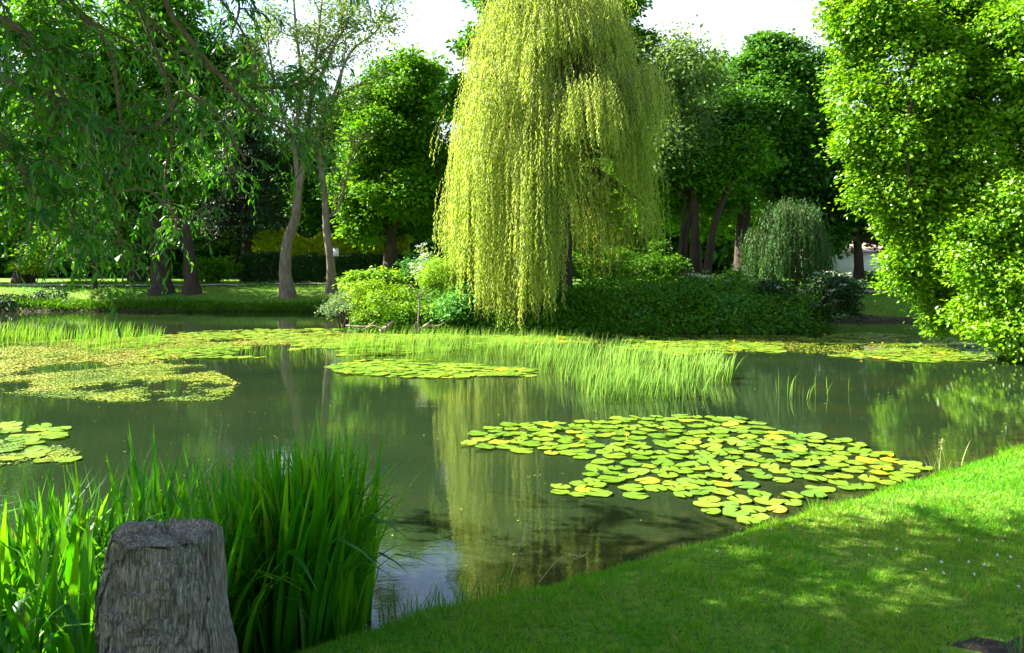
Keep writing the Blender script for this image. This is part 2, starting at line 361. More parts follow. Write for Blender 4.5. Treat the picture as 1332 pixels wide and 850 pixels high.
def foliage(g, blobs, n, per, L, Wd, cr=.45, flat=.45, droop=.25, face=.5, jitter=.22, avoid=.72, mi=0, pts=None, gapt=.43):
    p, u = crown_pts(blobs, n, jitter, avoid, gapt) if pts is None else pts
    m = len(p)
    off = rng.normal(size=(m, per, 3)) * np.array([cr, cr, cr * flat]) * .55 * U(.6, 1.3, (m, 1, 1))
    # clump discs droop outwards
    off[..., 2] -= .5 * np.hypot(off[..., 0], off[..., 1]) * droop * 2
    P = (p[:, None] + off).reshape(-1, 3)
    rad = off + u[:, None] * cr * .4; rad[..., 2] = rad[..., 2] * .4 - droop * cr
    D = unit(unit(rad) + rng.normal(size=(m, per, 3)) * .45).reshape(-1, 3)
    N = unit(np.repeat(u, per, 0) * face + np.array([0, 0, .8]) + rng.normal(size=(m * per, 3)) * .45)
    tint = np.clip(np.repeat(U(.1, .75, m), per) + U(-.25, .3, m * per), 0, .999)
    s = U(.55, 1.3, m * per)
    leaves(g, P, D, N, L * s, Wd * s, tint, mi=mi)
    return p, u

def B(px, py, Y, rx, ry, rd=None):
    s = Y / F; c = at(px, py, Y)
    return (c, np.array([rx * s, (rd if rd else rx * s), ry * s]))

def limbs(g, trunk_top, r, blobs, pts, nb=60, r2=.03, start=None):
    top = np.asarray(trunk_top)
    for c, R in blobs:
        s = top if start is None else start[rng.integers(len(start))]
        mid = s * .5 + c * .5 + np.array([U(-.3, .3), U(-.3, .3), -.25 * abs(c[2] - s[2]) * .4 + .2])
        e = c + R * [U(-.2, .2), U(-.2, .2), .35]
        P = spline([s, mid, c, e], 5); tube(g, P, np.linspace(r, r2, len(P)), 6, rough=.06)
        dd = ((pts - c) / R); idx = np.where((dd ** 2).sum(1) < 1.4)[0]
        if len(idx) == 0: continue
        for q in rng.choice(idx, min(len(idx), max(3, nb // len(blobs)))):
            t0 = P[rng.integers(len(P) // 3, len(P))]; t = pts[q]
            m = (t0 + t) / 2 + rng.normal(size=3) * .12 + [0, 0, .1]
            tube(g, spline([t0, m, t], 4), np.linspace(r2 * .9, .006, 9), 4)

def broad_tree(name, label, cat, trunk, r0, blobs, n, per, L, Wd, leafm, bark='bark_dark', nb=60, group=None, kids=None, limb_r=None, **kw):
    """trunk: list of world points from the base up"""
    base = np.array(trunk[0], float); root = thing(name, label, cat, base, group)
    P = spline(trunk, 8); k = len(P); t = np.linspace(0, 1, k)
    rad = r0 * (1 - .55 * t) * (1 + .55 * np.exp(-t * 14)); P[0, 2] -= .25
    g = Geo(); tube(g, P, rad, 12, rough=.04); g.obj('trunk', M[bark], root, smooth=True)
    gl = Geo(); p, u = foliage(gl, ragged(blobs), n, per, L, Wd, **kw)
    kw2 = dict(kw); kw2.update(jitter=.5, gapt=.36, avoid=.55); foliage(gl, [(c, R * 1.10) for c, R in blobs], n // 3, max(5, per // 2), L, Wd, **kw2)   # loose outer shoots
    gl.obj('crown', M[leafm], root)
    gb = Geo(); limbs(gb, P[-1], limb_r or rad[-1] * .9, blobs, p, nb, start=P[-6:]); gb.obj('branches', M[bark], root, smooth=True)
    return root

def gz(px, Y):                      # ground point under a photo column
    x = (px - 666) / F * Y; return np.array([x, Y, float(height(x, Y))])

# ------------------------------------------------------------------ far trees on the left bank
broad_tree('lime_tree', 'broad leafy tree with thick upright dark trunk on the far left bank', 'tree',
           [gz(210, 33.9), at(207, 330, 33.9), at(200, 240, 33.8), at(196, 150, 33.6)], .42,
           [B(190, 60, 33.6, 95, 60, 1.4), B(95, 140, 33.6, 80, 60, 1.4), B(205, 170, 33.4, 70, 55, 1.3), B(150, 245, 33.4, 80, 42, 1.2), B(60, 230, 33.6, 70, 45, 1.4), B(110, 40, 34, 90, 60, 1.4), B(215, 20, 34, 70, 55, 1.4), B(120, 300, 33.3, 50, 20, .9)],
           3600, 13, .22, .14, 'broad', cr=.55, flat=.32, nb=110, group='trees on the far left bank')
broad_tree('lime_tree', 'leafy tree whose dark trunk leans right, second of the trunks on the far left bank', 'tree',
           [gz(250, 33.8), at(246, 330, 33.8), at(236, 270, 34), at(226, 180, 34.2)], .30,
           [B(250, 110, 34.2, 55, 42, 1.3), B(290, 90, 34.4, 45, 40, 1.3), B(225, 60, 34, 50, 45, 1.3), B(262, 165, 33.6, 45, 26, .9)],
           1100, 13, .2, .13, 'broad', cr=.5, flat=.3, nb=70, group='trees on the far left bank')
broad_tree('lime_tree', 'tree with short dark trunk, farther back just left of the thickest trunk', 'tree',
           [gz(178, 41), at(178, 320, 41), at(180, 230, 41)], .38,
           [B(150, 250, 41, 90, 60), B(200, 190, 41, 80, 60), B(60, 290, 41, 60, 35), B(100, 180, 42, 90, 60)],
           1100, 12, .24, .15, 'maple', cr=.6, flat=.35, group='trees on the far left bank')
broad_tree('lime_tree', 'dark tree at the left edge, behind the hanging willow sprays', 'tree',
           [gz(30, 40), at(28, 300, 40), at(20, 180, 40)], .4,
           [B(10, 20, 40, 90, 70), B(10, 120, 40, 90, 80), B(-60, 220, 40, 90, 90), B(60, 210, 42, 70, 60), B(20, 280, 40, 80, 45)],
           1900, 12, .24, .15, 'broad_dark', cr=.6, flat=.35, group='trees on the far left bank')
broad_tree('young_tree', 'slim young tree with thin stem left of the thick trunks on the far left bank', 'tree',
           [gz(124, 35), at(122, 345, 35), at(118, 315, 35)], .1,
           [B(110, 305, 35, 45, 25), B(60, 325, 36, 30, 16)], 220, 12, .16, .1, 'maple', cr=.4, flat=.4, nb=30)

def conifer(name, label, px, Y, top, low, rpx, leafm='conifer'):
    base = gz(px, Y); root = thing(name, label, 'conifer', base)
    tip = at(px, top, Y); g = Geo(); tube(g, spline([base - [0, 0, .2], (base + tip) / 2, tip], 8), np.linspace(.35, .03, 17), 9); g.obj('trunk', M['bark_dark'], root, smooth=True)
    gl = Geo(); gb = Geo(); z0 = at(px, low, Y)[2]; ctr = base; pts = []; us = []
    for k in range(220):
        t = U() ** .75; z = z0 + (tip[2] - z0) * t; r = rpx * Y / F * (1 - t) ** .8 + .15; a = U(0, 2 * np.pi)
        d = np.array([math.cos(a), math.sin(a), -.18]); s0 = np.array([ctr[0], ctr[1], z]); e = s0 + d * r * U(.75, 1.1)
        tube(gb, spline([s0, (s0 + e) / 2 + [0, 0, .12 * r], e], 3), np.linspace(.05, .008, 7), 4)
        for q in np.linspace(.35, 1, 5): pts.append(s0 + (e - s0) * q + [0, 0, .1 * r * (1 - q)]); us.append(d)
    foliage(gl, None, 0, 22, .26, .07, cr=.38, flat=.25, droop=.5, pts=(np.array(pts), unit(np.array(us))))
    gl.obj('crown', M[leafm], root); gb.obj('branches', M['bark_dark'], root)
conifer('pine_tree', 'dark conifer rising behind the leafy trees, left of the two slim bare-stemmed trees', 322, 43, 45, 310, 62)

# two slim trees with airy crowns
def airy_tree(label, trunk, r0, arms, n_cl, leafm, cr=.45, per=14, group=None, bark='bark', L=.15):
    base = np.array(trunk[0]); root = thing('ash_tree', label, 'tree', base, group)
    P = spline(trunk, 8); t = np.linspace(0, 1, len(P)); P[0, 2] -= .2
    g = Geo(); tube(g, P, r0 * (1 - .45 * t) * (1 + .6 * np.exp(-t * 16)), 12, rough=.03); g.obj('trunk', M[bark], root, smooth=True)
    gb = Geo(); tips = []
    for arm, ra in arms:
        A = spline(arm, 7); tube(gb, A, np.linspace(ra, ra * .25, len(A)), 7, rough=.05)
        for k in range(14):
            i0 = rng.integers(len(A) // 4, len(A)); s = A[i0]; d = unit(rng.normal(size=3) * [1, 1, .5] + [0, 0, .65]); ln = U(.7, 2.0)
            e = s + d * ln; C = spline([s, s + d * ln * .5 + [0, 0, -.1], e], 4); tube(gb, C, np.linspace(ra * .28, .008, len(C)), 4)
            for q in range(4):
                s2 = C[rng.integers(3, len(C))]; e2 = s2 + unit(rng.normal(size=3) + [0, 0, .3]) * U(.3, .9); tube(gb, [s2, (s2 + e2) / 2 + [0, 0, .04], e2], [.012, .009, .005], 3); tips.append(e2); tips.append((s2 + e2) / 2)
    gb.obj('branches', M[bark], root, smooth=True)
    tips = np.array(tips); sel = tips[rng.choice(len(tips), min(n_cl, len(tips)), replace=False)]
    gl = Geo(); foliage(gl, None, 0, per, L, L * .5, cr=cr, flat=.8, droop=.3, pts=(sel, unit(rng.normal(size=sel.shape) + [0, 0, .5])))
    gl.obj('crown', M[leafm], root); return root
Y1 = 33.6
airy_tree('slim tree with sinuous grey trunk and airy crown, left of the hedge pair',
          [gz(374, Y1), at(371, 350, Y1), at(374, 315, Y1), at(384, 285, Y1), at(388, 245, Y1), at(396, 215, Y1)], .27,
          [([at(388, 240, Y1), at(384, 180, Y1), at(392, 110, Y1), at(385, 40, Y1), at(380, -30, Y1)], .13), ([at(396, 215, Y1), at(412, 180, Y1), at(432, 130, Y1 + .3), at(470, 110, Y1)], .10),
           ([at(396, 215, Y1), at(402, 150, Y1 + .5), at(410, 80, Y1), at(420, -10, Y1)], .13), ([at(386, 200, Y1), at(368, 150, Y1), at(352, 80, Y1 - .5), at(345, 10, Y1)], .08),
           ([at(405, 130, Y1), at(430, 70, Y1), at(455, 20, Y1), at(470, -40, Y1)], .09), ([at(432, 130, Y1), at(455, 70, Y1), at(490, 40, Y1), at(505, 5, Y1)], .07), ([at(392, 150, Y1), at(360, 110, Y1 - .5), at(335, 60, Y1 - .5), at(330, 0, Y1)], .06), ([at(410, 80, Y1), at(440, 40, Y1 + .5), at(450, -20, Y1)], .06)], 950, 'pale', .36, 13, 'slim trees by the hedge', L=.17)
airy_tree('slim forked trunk with side branch and yellowish tufts, nest box on it',
          [gz(431, 34.2), at(430, 340, 34), at(425, 300, 34), at(423, 260, 34), at(417, 215, 34), at(414, 190, 34)], .19,
          [([at(427, 283, 34), at(440, 270, 34), at(449, 240, 34), at(458, 200, 34), at(475, 175, 34)], .08), ([at(414, 190, 34), at(420, 160, 34), at(440, 120, 34), at(450, 60, 34)], .08), ([at(417, 215, 34), at(412, 200, 34), at(405, 180, 34)], .06)],
          130, 'maple', .36, 12, 'slim trees by the hedge')
# nest box on the right hand trunk
t = thing('nest_box', 'small whitish nest box fixed to the slim forked trunk', 'nest box', at(437, 328, 33.75))
def box(g, c, s, tint=.5, mi=0):
    c = np.asarray(c); s = np.asarray(s) / 2
    v = np.array([(x, y, z) for x in (-1, 1) for y in (-1, 1) for z in (-1, 1)]) * s + c
    g.add(v, [(0, 1, 3, 2), (4, 6, 7, 5), (0, 4, 5, 1), (2, 3, 7, 6), (0, 2, 6, 4), (1, 5, 7, 3)], tint, mi)
M['white'] = solid('white_paint', [(.3, (.68, .67, .63)), (.7, (.82, .81, .78))], (2, 2, 2), .6, .1, .01)
M['black'] = solid('dark_hole', [(.3, (.01, .01, .01)), (.7, (.02, .02, .02))], (2, 2, 2), .8, .1, .01)
M['roof'] = solid('terracotta_tile', [(.3, (.26, .17, .13)), (.7, (.38, .27, .21))], (6, 6, 6), .8, .4, .02)
c = at(437, 328, 33.75)
g = Geo(); box(g, c, (.2, .18, .36)); g.obj('body', M['white'], t)
g = Geo(); box(g, c + [0, -.03, .195], (.25, .26, .03)); g.obj('roof', M['bark'], t)
g = Geo(); tube(g, [c + [0, -.088, .08], c + [0, -.10, .08]], .028, 10); g.obj('entrance_hole', M['black'], t)

# ------------------------------------------------------------------ trees between and behind
broad_tree('maple_tree', 'rounded green tree with dark double trunk between the slim trees and the big weeping willow', 'tree',
           [gz(508, 38), at(508, 320, 38), at(505, 270, 38)], .42,
           [B(525, 120, 38, 50, 55), B(500, 190, 37, 48, 48), B(552, 190, 38, 42, 60), B(520, 255, 37, 60, 32), B(470, 240, 38, 40, 38), B(565, 260, 37.5, 35, 35), B(515, 90, 38, 40, 30), B(480, 140, 38, 34, 40), B(545, 110, 39, 38, 38), B(465, 290, 37.5, 30, 22)],
           4200, 13, .2, .13, 'maple', cr=.5, flat=.35, nb=90)
broad_tree('maple_tree', 'tall green tree showing behind the upper left edge and top of the big willow', 'tree',
           [gz(668, 33), at(670, 250, 33), at(680, 120, 33)], .38,
           [B(640, 60, 32, 42, 38), B(610, 125, 33, 32, 28), B(700, 0, 33, 70, 50), B(790, 15, 33, 45, 45), B(820, 70, 33, 32, 34), B(800, 120, 34, 45, 45), B(730, 170, 34, 80, 70), B(610, 55, 32, 10, 8)],
           3000, 13, .2, .14, 'maple', cr=.42, flat=.4, nb=90)
airy_rt = airy_tree('pale feathery tree with several dark stems right of the big willow', [gz(903, 31), at(904, 310, 31), at(902, 260, 31), at(893, 200, 31)], .2,
          [([at(902, 260, 31), at(893, 190, 31), at(885, 110, 31), at(880, 50, 31)], .12), ([at(902, 250, 31), at(912, 190, 31), at(905, 120, 31), at(915, 70, 31)], .1), ([at(893, 200, 31), at(870, 150, 31), at(860, 100, 31)], .09),
           ([at(898, 230, 31), at(880, 210, 30.5), at(868, 190, 30), at(866, 230, 30)], .06), ([at(885, 110, 31), at(875, 90, 30), at(868, 60, 31)], .06)], 520, 'pale', .5, 20, None, 'bark_dark', L=.2)
broad_tree('sycamore_tree', 'big dark green tree with massive rounded crown right of the pale feathery tree', 'tree',
           [gz(966, 35), at(966, 300, 35), at(972, 240, 35), at(985, 160, 35)], .36,
           [B(1015, 85, 35, 55, 42), B(1050, 150, 35, 42, 50), B(985, 150, 34, 55, 50), B(960, 100, 36, 34, 38), B(1030, 225, 35, 55, 45), B(965, 215, 34, 45, 35), B(935, 165, 34, 30, 40), B(1075, 215, 36, 32, 50), B(1010, 60, 35, 30, 22), B(935, 250, 34, 35, 25)],
           4600, 14, .2, .14, 'broad_dark', cr=.52, flat=.35, nb=100)
for lab, pts, r in (('slim dark trunk leaning slightly right, leftmost in the copse behind the big willow', [(878, 0), (886, 320), (890, 270), (893, 215)], .12),
                    ('short dark trunk second from the left in the copse behind the big willow', [(891, 0), (892, 320), (897, 280), (905, 230)], .12),
                    ('dark trunk leaning strongly right in the copse behind the big willow', [(916, 0), (928, 300), (943, 255), (960, 215)], .16)):
    Yc = U(30.2, 31.5); X = [at(a, b, Yc) for a, b in pts]; X[0] = gz(pts[0][0], Yc)
    broad_tree('alder_tree', lab, 'tree', X, r, [B(pts[3][0], pts[3][1] - 10, Yc, 38, 32), B(pts[2][0] - 8, pts[2][1] - 25, Yc + .8, 30, 24)],
               520, 13, .17, .11, 'maple' if r < .15 else 'broad', cr=.42, nb=40, group='copse behind the willow')
broad_tree('chestnut_tree', 'deeply shaded tree over the white building, trunk right on the far path', 'tree',
           [gz(1116, 33.5), at(1117, 340, 33.5), at(1112, 280, 33.5)], .26,
           [B(1100, 240, 34, 60, 55), B(1150, 285, 34, 50, 36), B(1075, 295, 34, 36, 32), B(1130, 200, 35, 60, 60), B(1200, 270, 34, 60, 60), B(1060, 250, 35, 40, 50), B(1205, 335, 32, 40, 28)],
           2600, 13, .24, .16, 'broad_dark', cr=.5, nb=80)

broad_tree('beech_tree', 'broad sunlit tree standing farther back behind the copse and the pale feathery tree', 'tree',
           [gz(905, 42), at(905, 300, 42), at(905, 220, 42)], .35,
           [B(900, 200, 42, 55, 60), B(860, 260, 42, 45, 40), B(940, 270, 41, 50, 40), B(880, 120, 43, 40, 50), B(930, 130, 43, 40, 55), B(830, 200, 42, 40, 50)],
           2600, 13, .24, .16, 'maple', cr=.55, nb=60)
broad_tree('beech_tree', 'dark tree filling the gap between the rounded green tree and the slim trees', 'tree',
           [gz(462, 44), at(462, 320, 44), at(462, 260, 44)], .3,
           [B(460, 240, 44, 50, 50), B(430, 280, 44, 40, 30), B(500, 290, 44, 60, 26), B(590, 260, 44, 50, 50), B(400, 200, 45, 40, 50), B(450, 160, 45, 40, 40)],
           2600, 13, .24, .16, 'broad_dark', cr=.55, nb=60)
broad_tree('beech_tree', 'dark leafy tree far back between the leaning dark trunk and the golden hedge', 'tree',
           [gz(305, 49), at(305, 320, 49), at(305, 270, 49)], .32,
           [B(350, 240, 49.5, 45, 60), B(290, 230, 49.5, 55, 60), B(250, 280, 49.5, 50, 38), B(325, 300, 49.5, 45, 26)],
           1500, 13, .26, .17, 'broad_dark', cr=.6, nb=50)
# distant wood: one mass
g = Geo(); bl = []
for k in range(46):
    px = -260 + k * 42 + U(-15, 15); Yd = U(52, 60); tp = 190 + U(-30, 30) - (70 if px < 330 else 0) + (60 if 1000 < px < 1200 else 0)
    bl += [B(px + U(-20, 20), 300 + U(-15, 10), Yd - 1, 42, 40), B(px, tp + 40, Yd, U(30, 45), 48), B(px + U(-20, 20), tp + 85, Yd - 2, U(35, 50), 42)]
for k in range(40):
    Yd = U(50, 58); bl += [B(-300 + k * 50 + U(-15, 15), 338 + U(-8, 8), Yd, 38, 26)]
foliage(g, ragged(bl, 3), 12500, 9, .75, .5, cr=1.1, flat=.5)
tag(g.obj('distant_wood', M['broad_dark'], kind='stuff'), 'dark belt of far woodland closing the view behind the park')

# hedges
def hedge(name, label, x0, x1, Y, h, dep, leafm, n, L=.1, sag=.12):
    xa, xb = (x0 - 666) / F * Y, (x1 - 666) / F * Y; z0 = float(height((xa + xb) / 2, Y))
    root = thing(name, label, 'hedge', ((xa + xb) / 2, Y, z0))
    x = U(xa, xb, n); s = rng.integers(0, 3, n)
    top = h + (fbm(x * .8, x * 0 + 3, s=5) - .5) * sag * 4
    y = np.where(s == 0, Y - dep / 2, U(Y - dep / 2, Y + dep / 2, n)) + rng.normal(size=n) * .06; z = z0 + np.where(s == 0, U(0, 1, n) * top, top + rng.normal(size=n) * .05)
    Nn = np.where((s == 0)[:, None], [0, -1, .3], [0, -.2, 1]); D = unit(rng.normal(size=(n, 3)) + [0, -.2, .6])
    gl = Geo(); leaves(gl, np.stack([x, y, z], 1), D, unit(Nn + rng.normal(size=(n, 3)) * .5), U(.7, 1.3, n) * L, L * .6, U(0, 1, n)); gl.obj('foliage', M[leafm], root)
    gc = Geo(); m_ = 24; xs = np.linspace(xa, xb, m_)
    for xx in xs: tube(gc, [(xx, Y, z0 - .1), (xx + U(-.1, .1), Y + U(-.1, .1), z0 + h * .5), (xx + U(-.2, .2), Y, z0 + h * .9)], [.03, .025, .01], 4)
    gc.obj('stems', M['bark_dark'], root)
hedge('golden_hedge', 'bright yellow-green clipped hedge behind the two slim trees', 335, 535, 43, 2.45, 1.4, 'hedge_gold', 18000, .2, .25)
hedge('dark_hedge', 'low dark clipped hedge in front of the golden hedge', 318, 590, 40.5, 1.3, 1.0, 'hedge_dark', 26000, .19, .1)
hedge('dark_hedge', 'dark clipped hedge beside the far right path, in front of the white building', 1118, 1330, 38, .45, .8, 'hedge_dark', 12000, .13, .04)

# white building beyond the far right path
t = thing('white_building', 'blown-out white low building with reddish roof edge glimpsed beyond the far right path', 'building', gz(1115, 42))
cx, cy_, z0 = at(1122, 350, 42)[0], 42, float(height(18, 42))
g = Geo(); box(g, (cx, cy_ + 2, z0 + .8), (4.2, 4, 1.6)); g.obj('wall', M['white'], t)
g = Geo(); z1 = z0 + 1.6; v = [(cx - 2.3, cy_ - .3, z1), (cx + 2.3, cy_ - .3, z1), (cx + 2.3, cy_ + 4.3, z1), (cx - 2.3, cy_ + 4.3, z1), (cx - 2.3, cy_ + 2, z1 + .6), (cx + 2.3, cy_ + 2, z1 + .6)]
g.add(v, [(0, 1, 5, 4), (2, 3, 4, 5)]); g.add(v, [(0, 4, 3), (1, 2, 5)]); g.obj('roof', M['roof'], t)

# ------------------------------------------------------------------ weeping willows
def weep(label, name, base, axisx, axisy, Rf, zlo, zhi, hem, skip, nb, per, leafm, L, Wd, lenr, spacing, trunk_top, r0, bare=0, sz=1.0, full=None):
    root = thing(name, label, 'willow', base)
    g = Geo(); P = spline([base - [0, 0, .3], base * .5 + trunk_top * .5 + [.1 * sz, 0, 0], trunk_top], 8)
    tube(g, P, np.linspace(r0, r0 * .6, len(P)), 12, rough=.05); g.obj('trunk', M['bark_dark'], root, smooth=True)
    gb = Geo(); gl = Geo(); LP = []; LD = []; LT = []
    boughs = []
    for b in range(max(12, nb // 7)):
        a = U(0, 2 * np.pi); z = zlo + (zhi - zlo) * U() ** .72; boughs.append((a, z, Rf(z, a) * (1 - .5 * U() ** 1.3), U(.25, .7) * sz, U(0, 1)))
    for b in range(nb):
        a, z, R, br, bl_ = boughs[b % len(boughs)]
        out = np.array([math.cos(a), math.sin(a), 0.]); rr_ = br * math.sqrt(U()); aa = U(0, 2 * np.pi)
        s = np.array([axisx, axisy, z]) + out * R + np.array([math.cos(aa) * rr_, math.sin(aa) * rr_, -.55 * rr_ * rr_ / sz + U(-.1, .1)]); z = s[2]
        out = unit(out + np.array([math.cos(aa), math.sin(aa), 0]) * .8)
        if math.hypot(s[0] - axisx, s[1] - axisy) > Rf(z, math.atan2(s[1] - axisy, s[0] - axisx)) * (.76 + .46 * float(noise(a * 2.6 + 5, z * 1.1 / sz, s=12))): continue
        px = 666 + F * s[0] / s[1]
        if skip(px, s[1], z): continue
        hz = hem(px, s[1]) + abs(rng.normal()) * .35 * sz
        ln_b = min((lenr[0] + (lenr[1] - lenr[0]) * bl_) * U(.8, 1.15) * float(np.interp((z - zlo) / (zhi - zlo), [0, .4, .75, 1], [1.3, 1.05, .6, .4])), z - hz)
        if full is not None and full(px, s[1], z): ln_b = z - hz
        if ln_b < .35: continue
        if U() < .30:
            m1 = trunk_top + (s - trunk_top) * .45 + [0, 0, abs(s[2] - trunk_top[2]) * .25 + .3]
            C = spline([trunk_top, m1, s + [0, 0, .12]], 6); tube(gb, C, np.linspace(r0 * .28, .012, len(C)), 5)
        elif U() < .3:
            tube(gb, spline([s - out * .5 + [0, 0, -.25], s - out * .2 + [0, 0, .05], s], 3), np.linspace(.012, .005, 7), 4)
        tb = U(.05, .7); sw = rng.normal(size=2) * .10
        for k in range(per):
            ln = ln_b * U(.55, 1.05); o = rng.normal(size=3) * [.16, .16, .14] * sz; st = s + o; nn = max(4, int(ln / spacing))
            if st[2] - ln < hz - .35 * sz: ln = st[2] - hz + .2 * sz
            q = np.linspace(0, ln, nn); drift = U(.05, .32) * sz * (1 + 1.3 * max(0, (z - zlo) / (zhi - zlo)))
            X = st[None] + out[None] * (drift * (1 - np.exp(-q / .5)) + .02 * np.sin(q * 3 + U(0, 6)))[:, None]
            X[:, 0] += sw[0] * q * .3 + .02 * np.sin(q * 2.3 + k); X[:, 1] += sw[1] * q * .3; X[:, 2] -= q - .22 * np.exp(-q * 3)
            X[:, 2] = np.maximum(X[:, 2], .03)
            if k % 3 == 0: tube(gb, X[:: max(1, nn // 6)], .005, 3)
            if b < bare: continue
            LP.append(X); th = U(0, 2 * np.pi, nn)
            LD.append(np.stack([np.cos(th) * .6, np.sin(th) * .6, np.full(nn, -1.)], 1)); LT.append(np.clip(tb + U(-.15, .3, nn), 0, .999))
    LP = np.concatenate(LP); LD = np.concatenate(LD); LT = np.concatenate(LT); n = len(LP)
    leaves(gl, LP, unit(LD), unit(rng.normal(size=(n, 3)) + unit(LD) * [.8, .8, 0] + [0, 0, .25]), L * U(.7, 1.3, n), Wd, LT, fold=.15)
    gl.obj('crown', M[leafm], root); gb.obj('branches', M['twig'], root)
    return n

XS = 22.6 / F
def Rmain(z, a):
    py = HY - (z - CZ) / (24.4 / F)
    l = np.interp(py, [-45, 0, 60, 120, 180, 250, 300, 430], [60, 92, 104, 120, 132, 136, 132, 112]) * 24.4 / F
    r = np.interp(py, [-45, 0, 60, 120, 180, 250, 330, 430], [60, 88, 112, 134, 142, 136, 124, 108]) * 24.4 / F
    ca = math.cos(a); m = l if ca < 0 else r
    return m * abs(ca) + (m * .92) * (1 - abs(ca)) if abs(ca) > .0 else m
def hem_main(px, y):
    if y > 25.5: return 1.2
    return float(np.interp(px, [560, 596, 606, 620, 695, 705, 735, 748, 770, 790, 860, 900], [2.2, 2.1, .5, .06, .06, .5, 1.0, 2.0, 2.2, 1.1, 1.2, 1.6]))
def full_main(px, y, z):
    return y < 25 and ((596 < px < 720 and z < 6.8 and U() < .85) or (830 < px < 875 and z < 5.6 and U() < .4))
def skip_main(px, y, z):
    if y < 25.4 and 752 < px < 832 and z < 5.9: return U() < .9
    if y < 25 and 735 < px <= 752 and z < 4.6: return U() < .7
    if y > 26.2: return U() < .45
    return False
nl = weep('huge pale yellow-green weeping willow whose curtains reach down to the water', 'weeping_willow', gz(730, 25.0), (722 - 666) / F * 24.6, 24.9,
          Rmain, 2.9, 10.6, hem_main, skip_main, 2300, 8, 'willow', .11, .028, (.7, 2.3), .052, at(728, 225, 25.0), .34, full=full_main)
print('willow leaves', nl)
bs = gz(1035, 27.5)
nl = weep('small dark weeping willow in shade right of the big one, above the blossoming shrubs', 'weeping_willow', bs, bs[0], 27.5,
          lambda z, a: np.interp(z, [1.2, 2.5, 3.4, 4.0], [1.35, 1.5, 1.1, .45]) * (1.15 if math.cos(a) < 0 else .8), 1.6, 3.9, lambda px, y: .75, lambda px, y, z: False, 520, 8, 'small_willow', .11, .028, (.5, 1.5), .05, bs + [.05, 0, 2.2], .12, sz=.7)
print(nl)

# ------------------------------------------------------------------ shrubs and undergrowth on the peninsula
def shrub(name, label, px, Y, blobs, leafm, n, per=14, L=.1, Wd=.06, cr=.25, blossom=0, group=None, **kw):
    base = gz(px, Y); root = thing(name, label, 'shrub', base, group)
    gl = Geo(); p, u = foliage(gl, ragged(blobs, 6), n, per, L, Wd, cr=cr, **kw); gl.obj('foliage', M[leafm], root)
    gs = Geo()
    for k in range(16):
        e = p[rng.integers(len(p))]; s = base + [U(-.2, .2), U(-.2, .2), -.1]; tube(gs, spline([s, (s + e) / 2 + [0, 0, .2], e], 4), np.linspace(.025, .006, 9), 4)
    gs.obj('stems', M['bark_dark'], root)
    if blossom:
        sel = rng.choice(len(p), min(blossom, len(p)), replace=False); gf = Geo()
        q = p[sel] + u[sel] * .12; m = 26
        off = rng.normal(size=(len(q), m, 3)) * [.07, .07, .02]
        P = (q[:, None] + off + u[sel][:, None] * .05).reshape(-1, 3)
        leaves(gf, P, unit(rng.normal(size=P.shape) * [1, 1, .3]), unit(np.repeat(u[sel], m, 0) + [0, 0, .8] + rng.normal(size=P.shape) * .2), .035, .03, U(0, 1, len(P)))
        gf.obj('blossoms', M['blossom'], root)
    return root
G = 'shrubs on the sunlit bank left of the willow'
shrub('shrub', 'grey-green low shrub at the left tip of the sunlit bank', 450, 24.2, [B(452, 392, 24.2, 30, 18), B(435, 400, 24.4, 18, 10)], 'shrub_grey', 260, L=.07, Wd=.03, group=G)
shrub('shrub', 'yellow-green sprawling shrub in the middle of the sunlit bank', 510, 24.0, [B(500, 385, 23.8, 42, 30), B(540, 380, 23.4, 38, 34), B(478, 398, 23.5, 28, 22), B(570, 355, 24.2, 36, 26)], 'shrub', 1300, L=.08, Wd=.04, group=G)
shrub('shrub', 'fresh green leafy shrub topping the left part of the sunlit bank', 490, 25.0, [B(492, 362, 25.2, 34, 16), B(468, 372, 25, 22, 14)], 'shrub', 320, L=.13, Wd=.08, group=G)
shrub('shrub', 'dark green shrub between the yellow-green shrub and the willow curtain', 588, 23.8, [B(588, 402, 23.2, 34, 24), B(610, 385, 23.8, 26, 28)], 'shrub_green', 620, L=.10, Wd=.07, group=G)
shrub('shrub', 'airy yellow-green shrub under the left side of the big willow', 610, 24.6, [B(605, 330, 24.6, 30, 36), B(625, 370, 24.4, 26, 36)], 'shrub', 500, L=.08, Wd=.04, group=G)
shrub('shrub', 'pale tall shrub with creamy blossom behind the sunlit bank', 585, 25.6, [B(582, 348, 25.8, 40, 26), B(605, 330, 26, 28, 26)], 'shrub_grey', 420, L=.1, Wd=.06, blossom=60, group=G)
shrub('shrub', 'bluish dark shrub beyond the sunlit bank below the rounded tree', 535, 29, [B(530, 345, 29, 28, 18), B(560, 350, 29, 26, 20)], 'shrub_green', 240, L=.14, Wd=.09, group=G)
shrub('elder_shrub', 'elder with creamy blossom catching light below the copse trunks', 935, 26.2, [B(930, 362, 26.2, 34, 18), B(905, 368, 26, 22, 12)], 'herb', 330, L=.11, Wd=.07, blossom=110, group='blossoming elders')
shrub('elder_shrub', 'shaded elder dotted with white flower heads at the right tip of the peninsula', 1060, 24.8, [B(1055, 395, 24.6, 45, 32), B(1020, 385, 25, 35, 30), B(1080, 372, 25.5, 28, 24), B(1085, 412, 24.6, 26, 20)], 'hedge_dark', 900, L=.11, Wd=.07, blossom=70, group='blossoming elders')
shrub('shrub', 'dark shrub behind the big willow curtains', 800, 27.5, [B(770, 350, 28, 60, 40), B(850, 350, 28, 45, 34), B(700, 360, 28, 50, 40)], 'herb', 700, L=.14, Wd=.09)

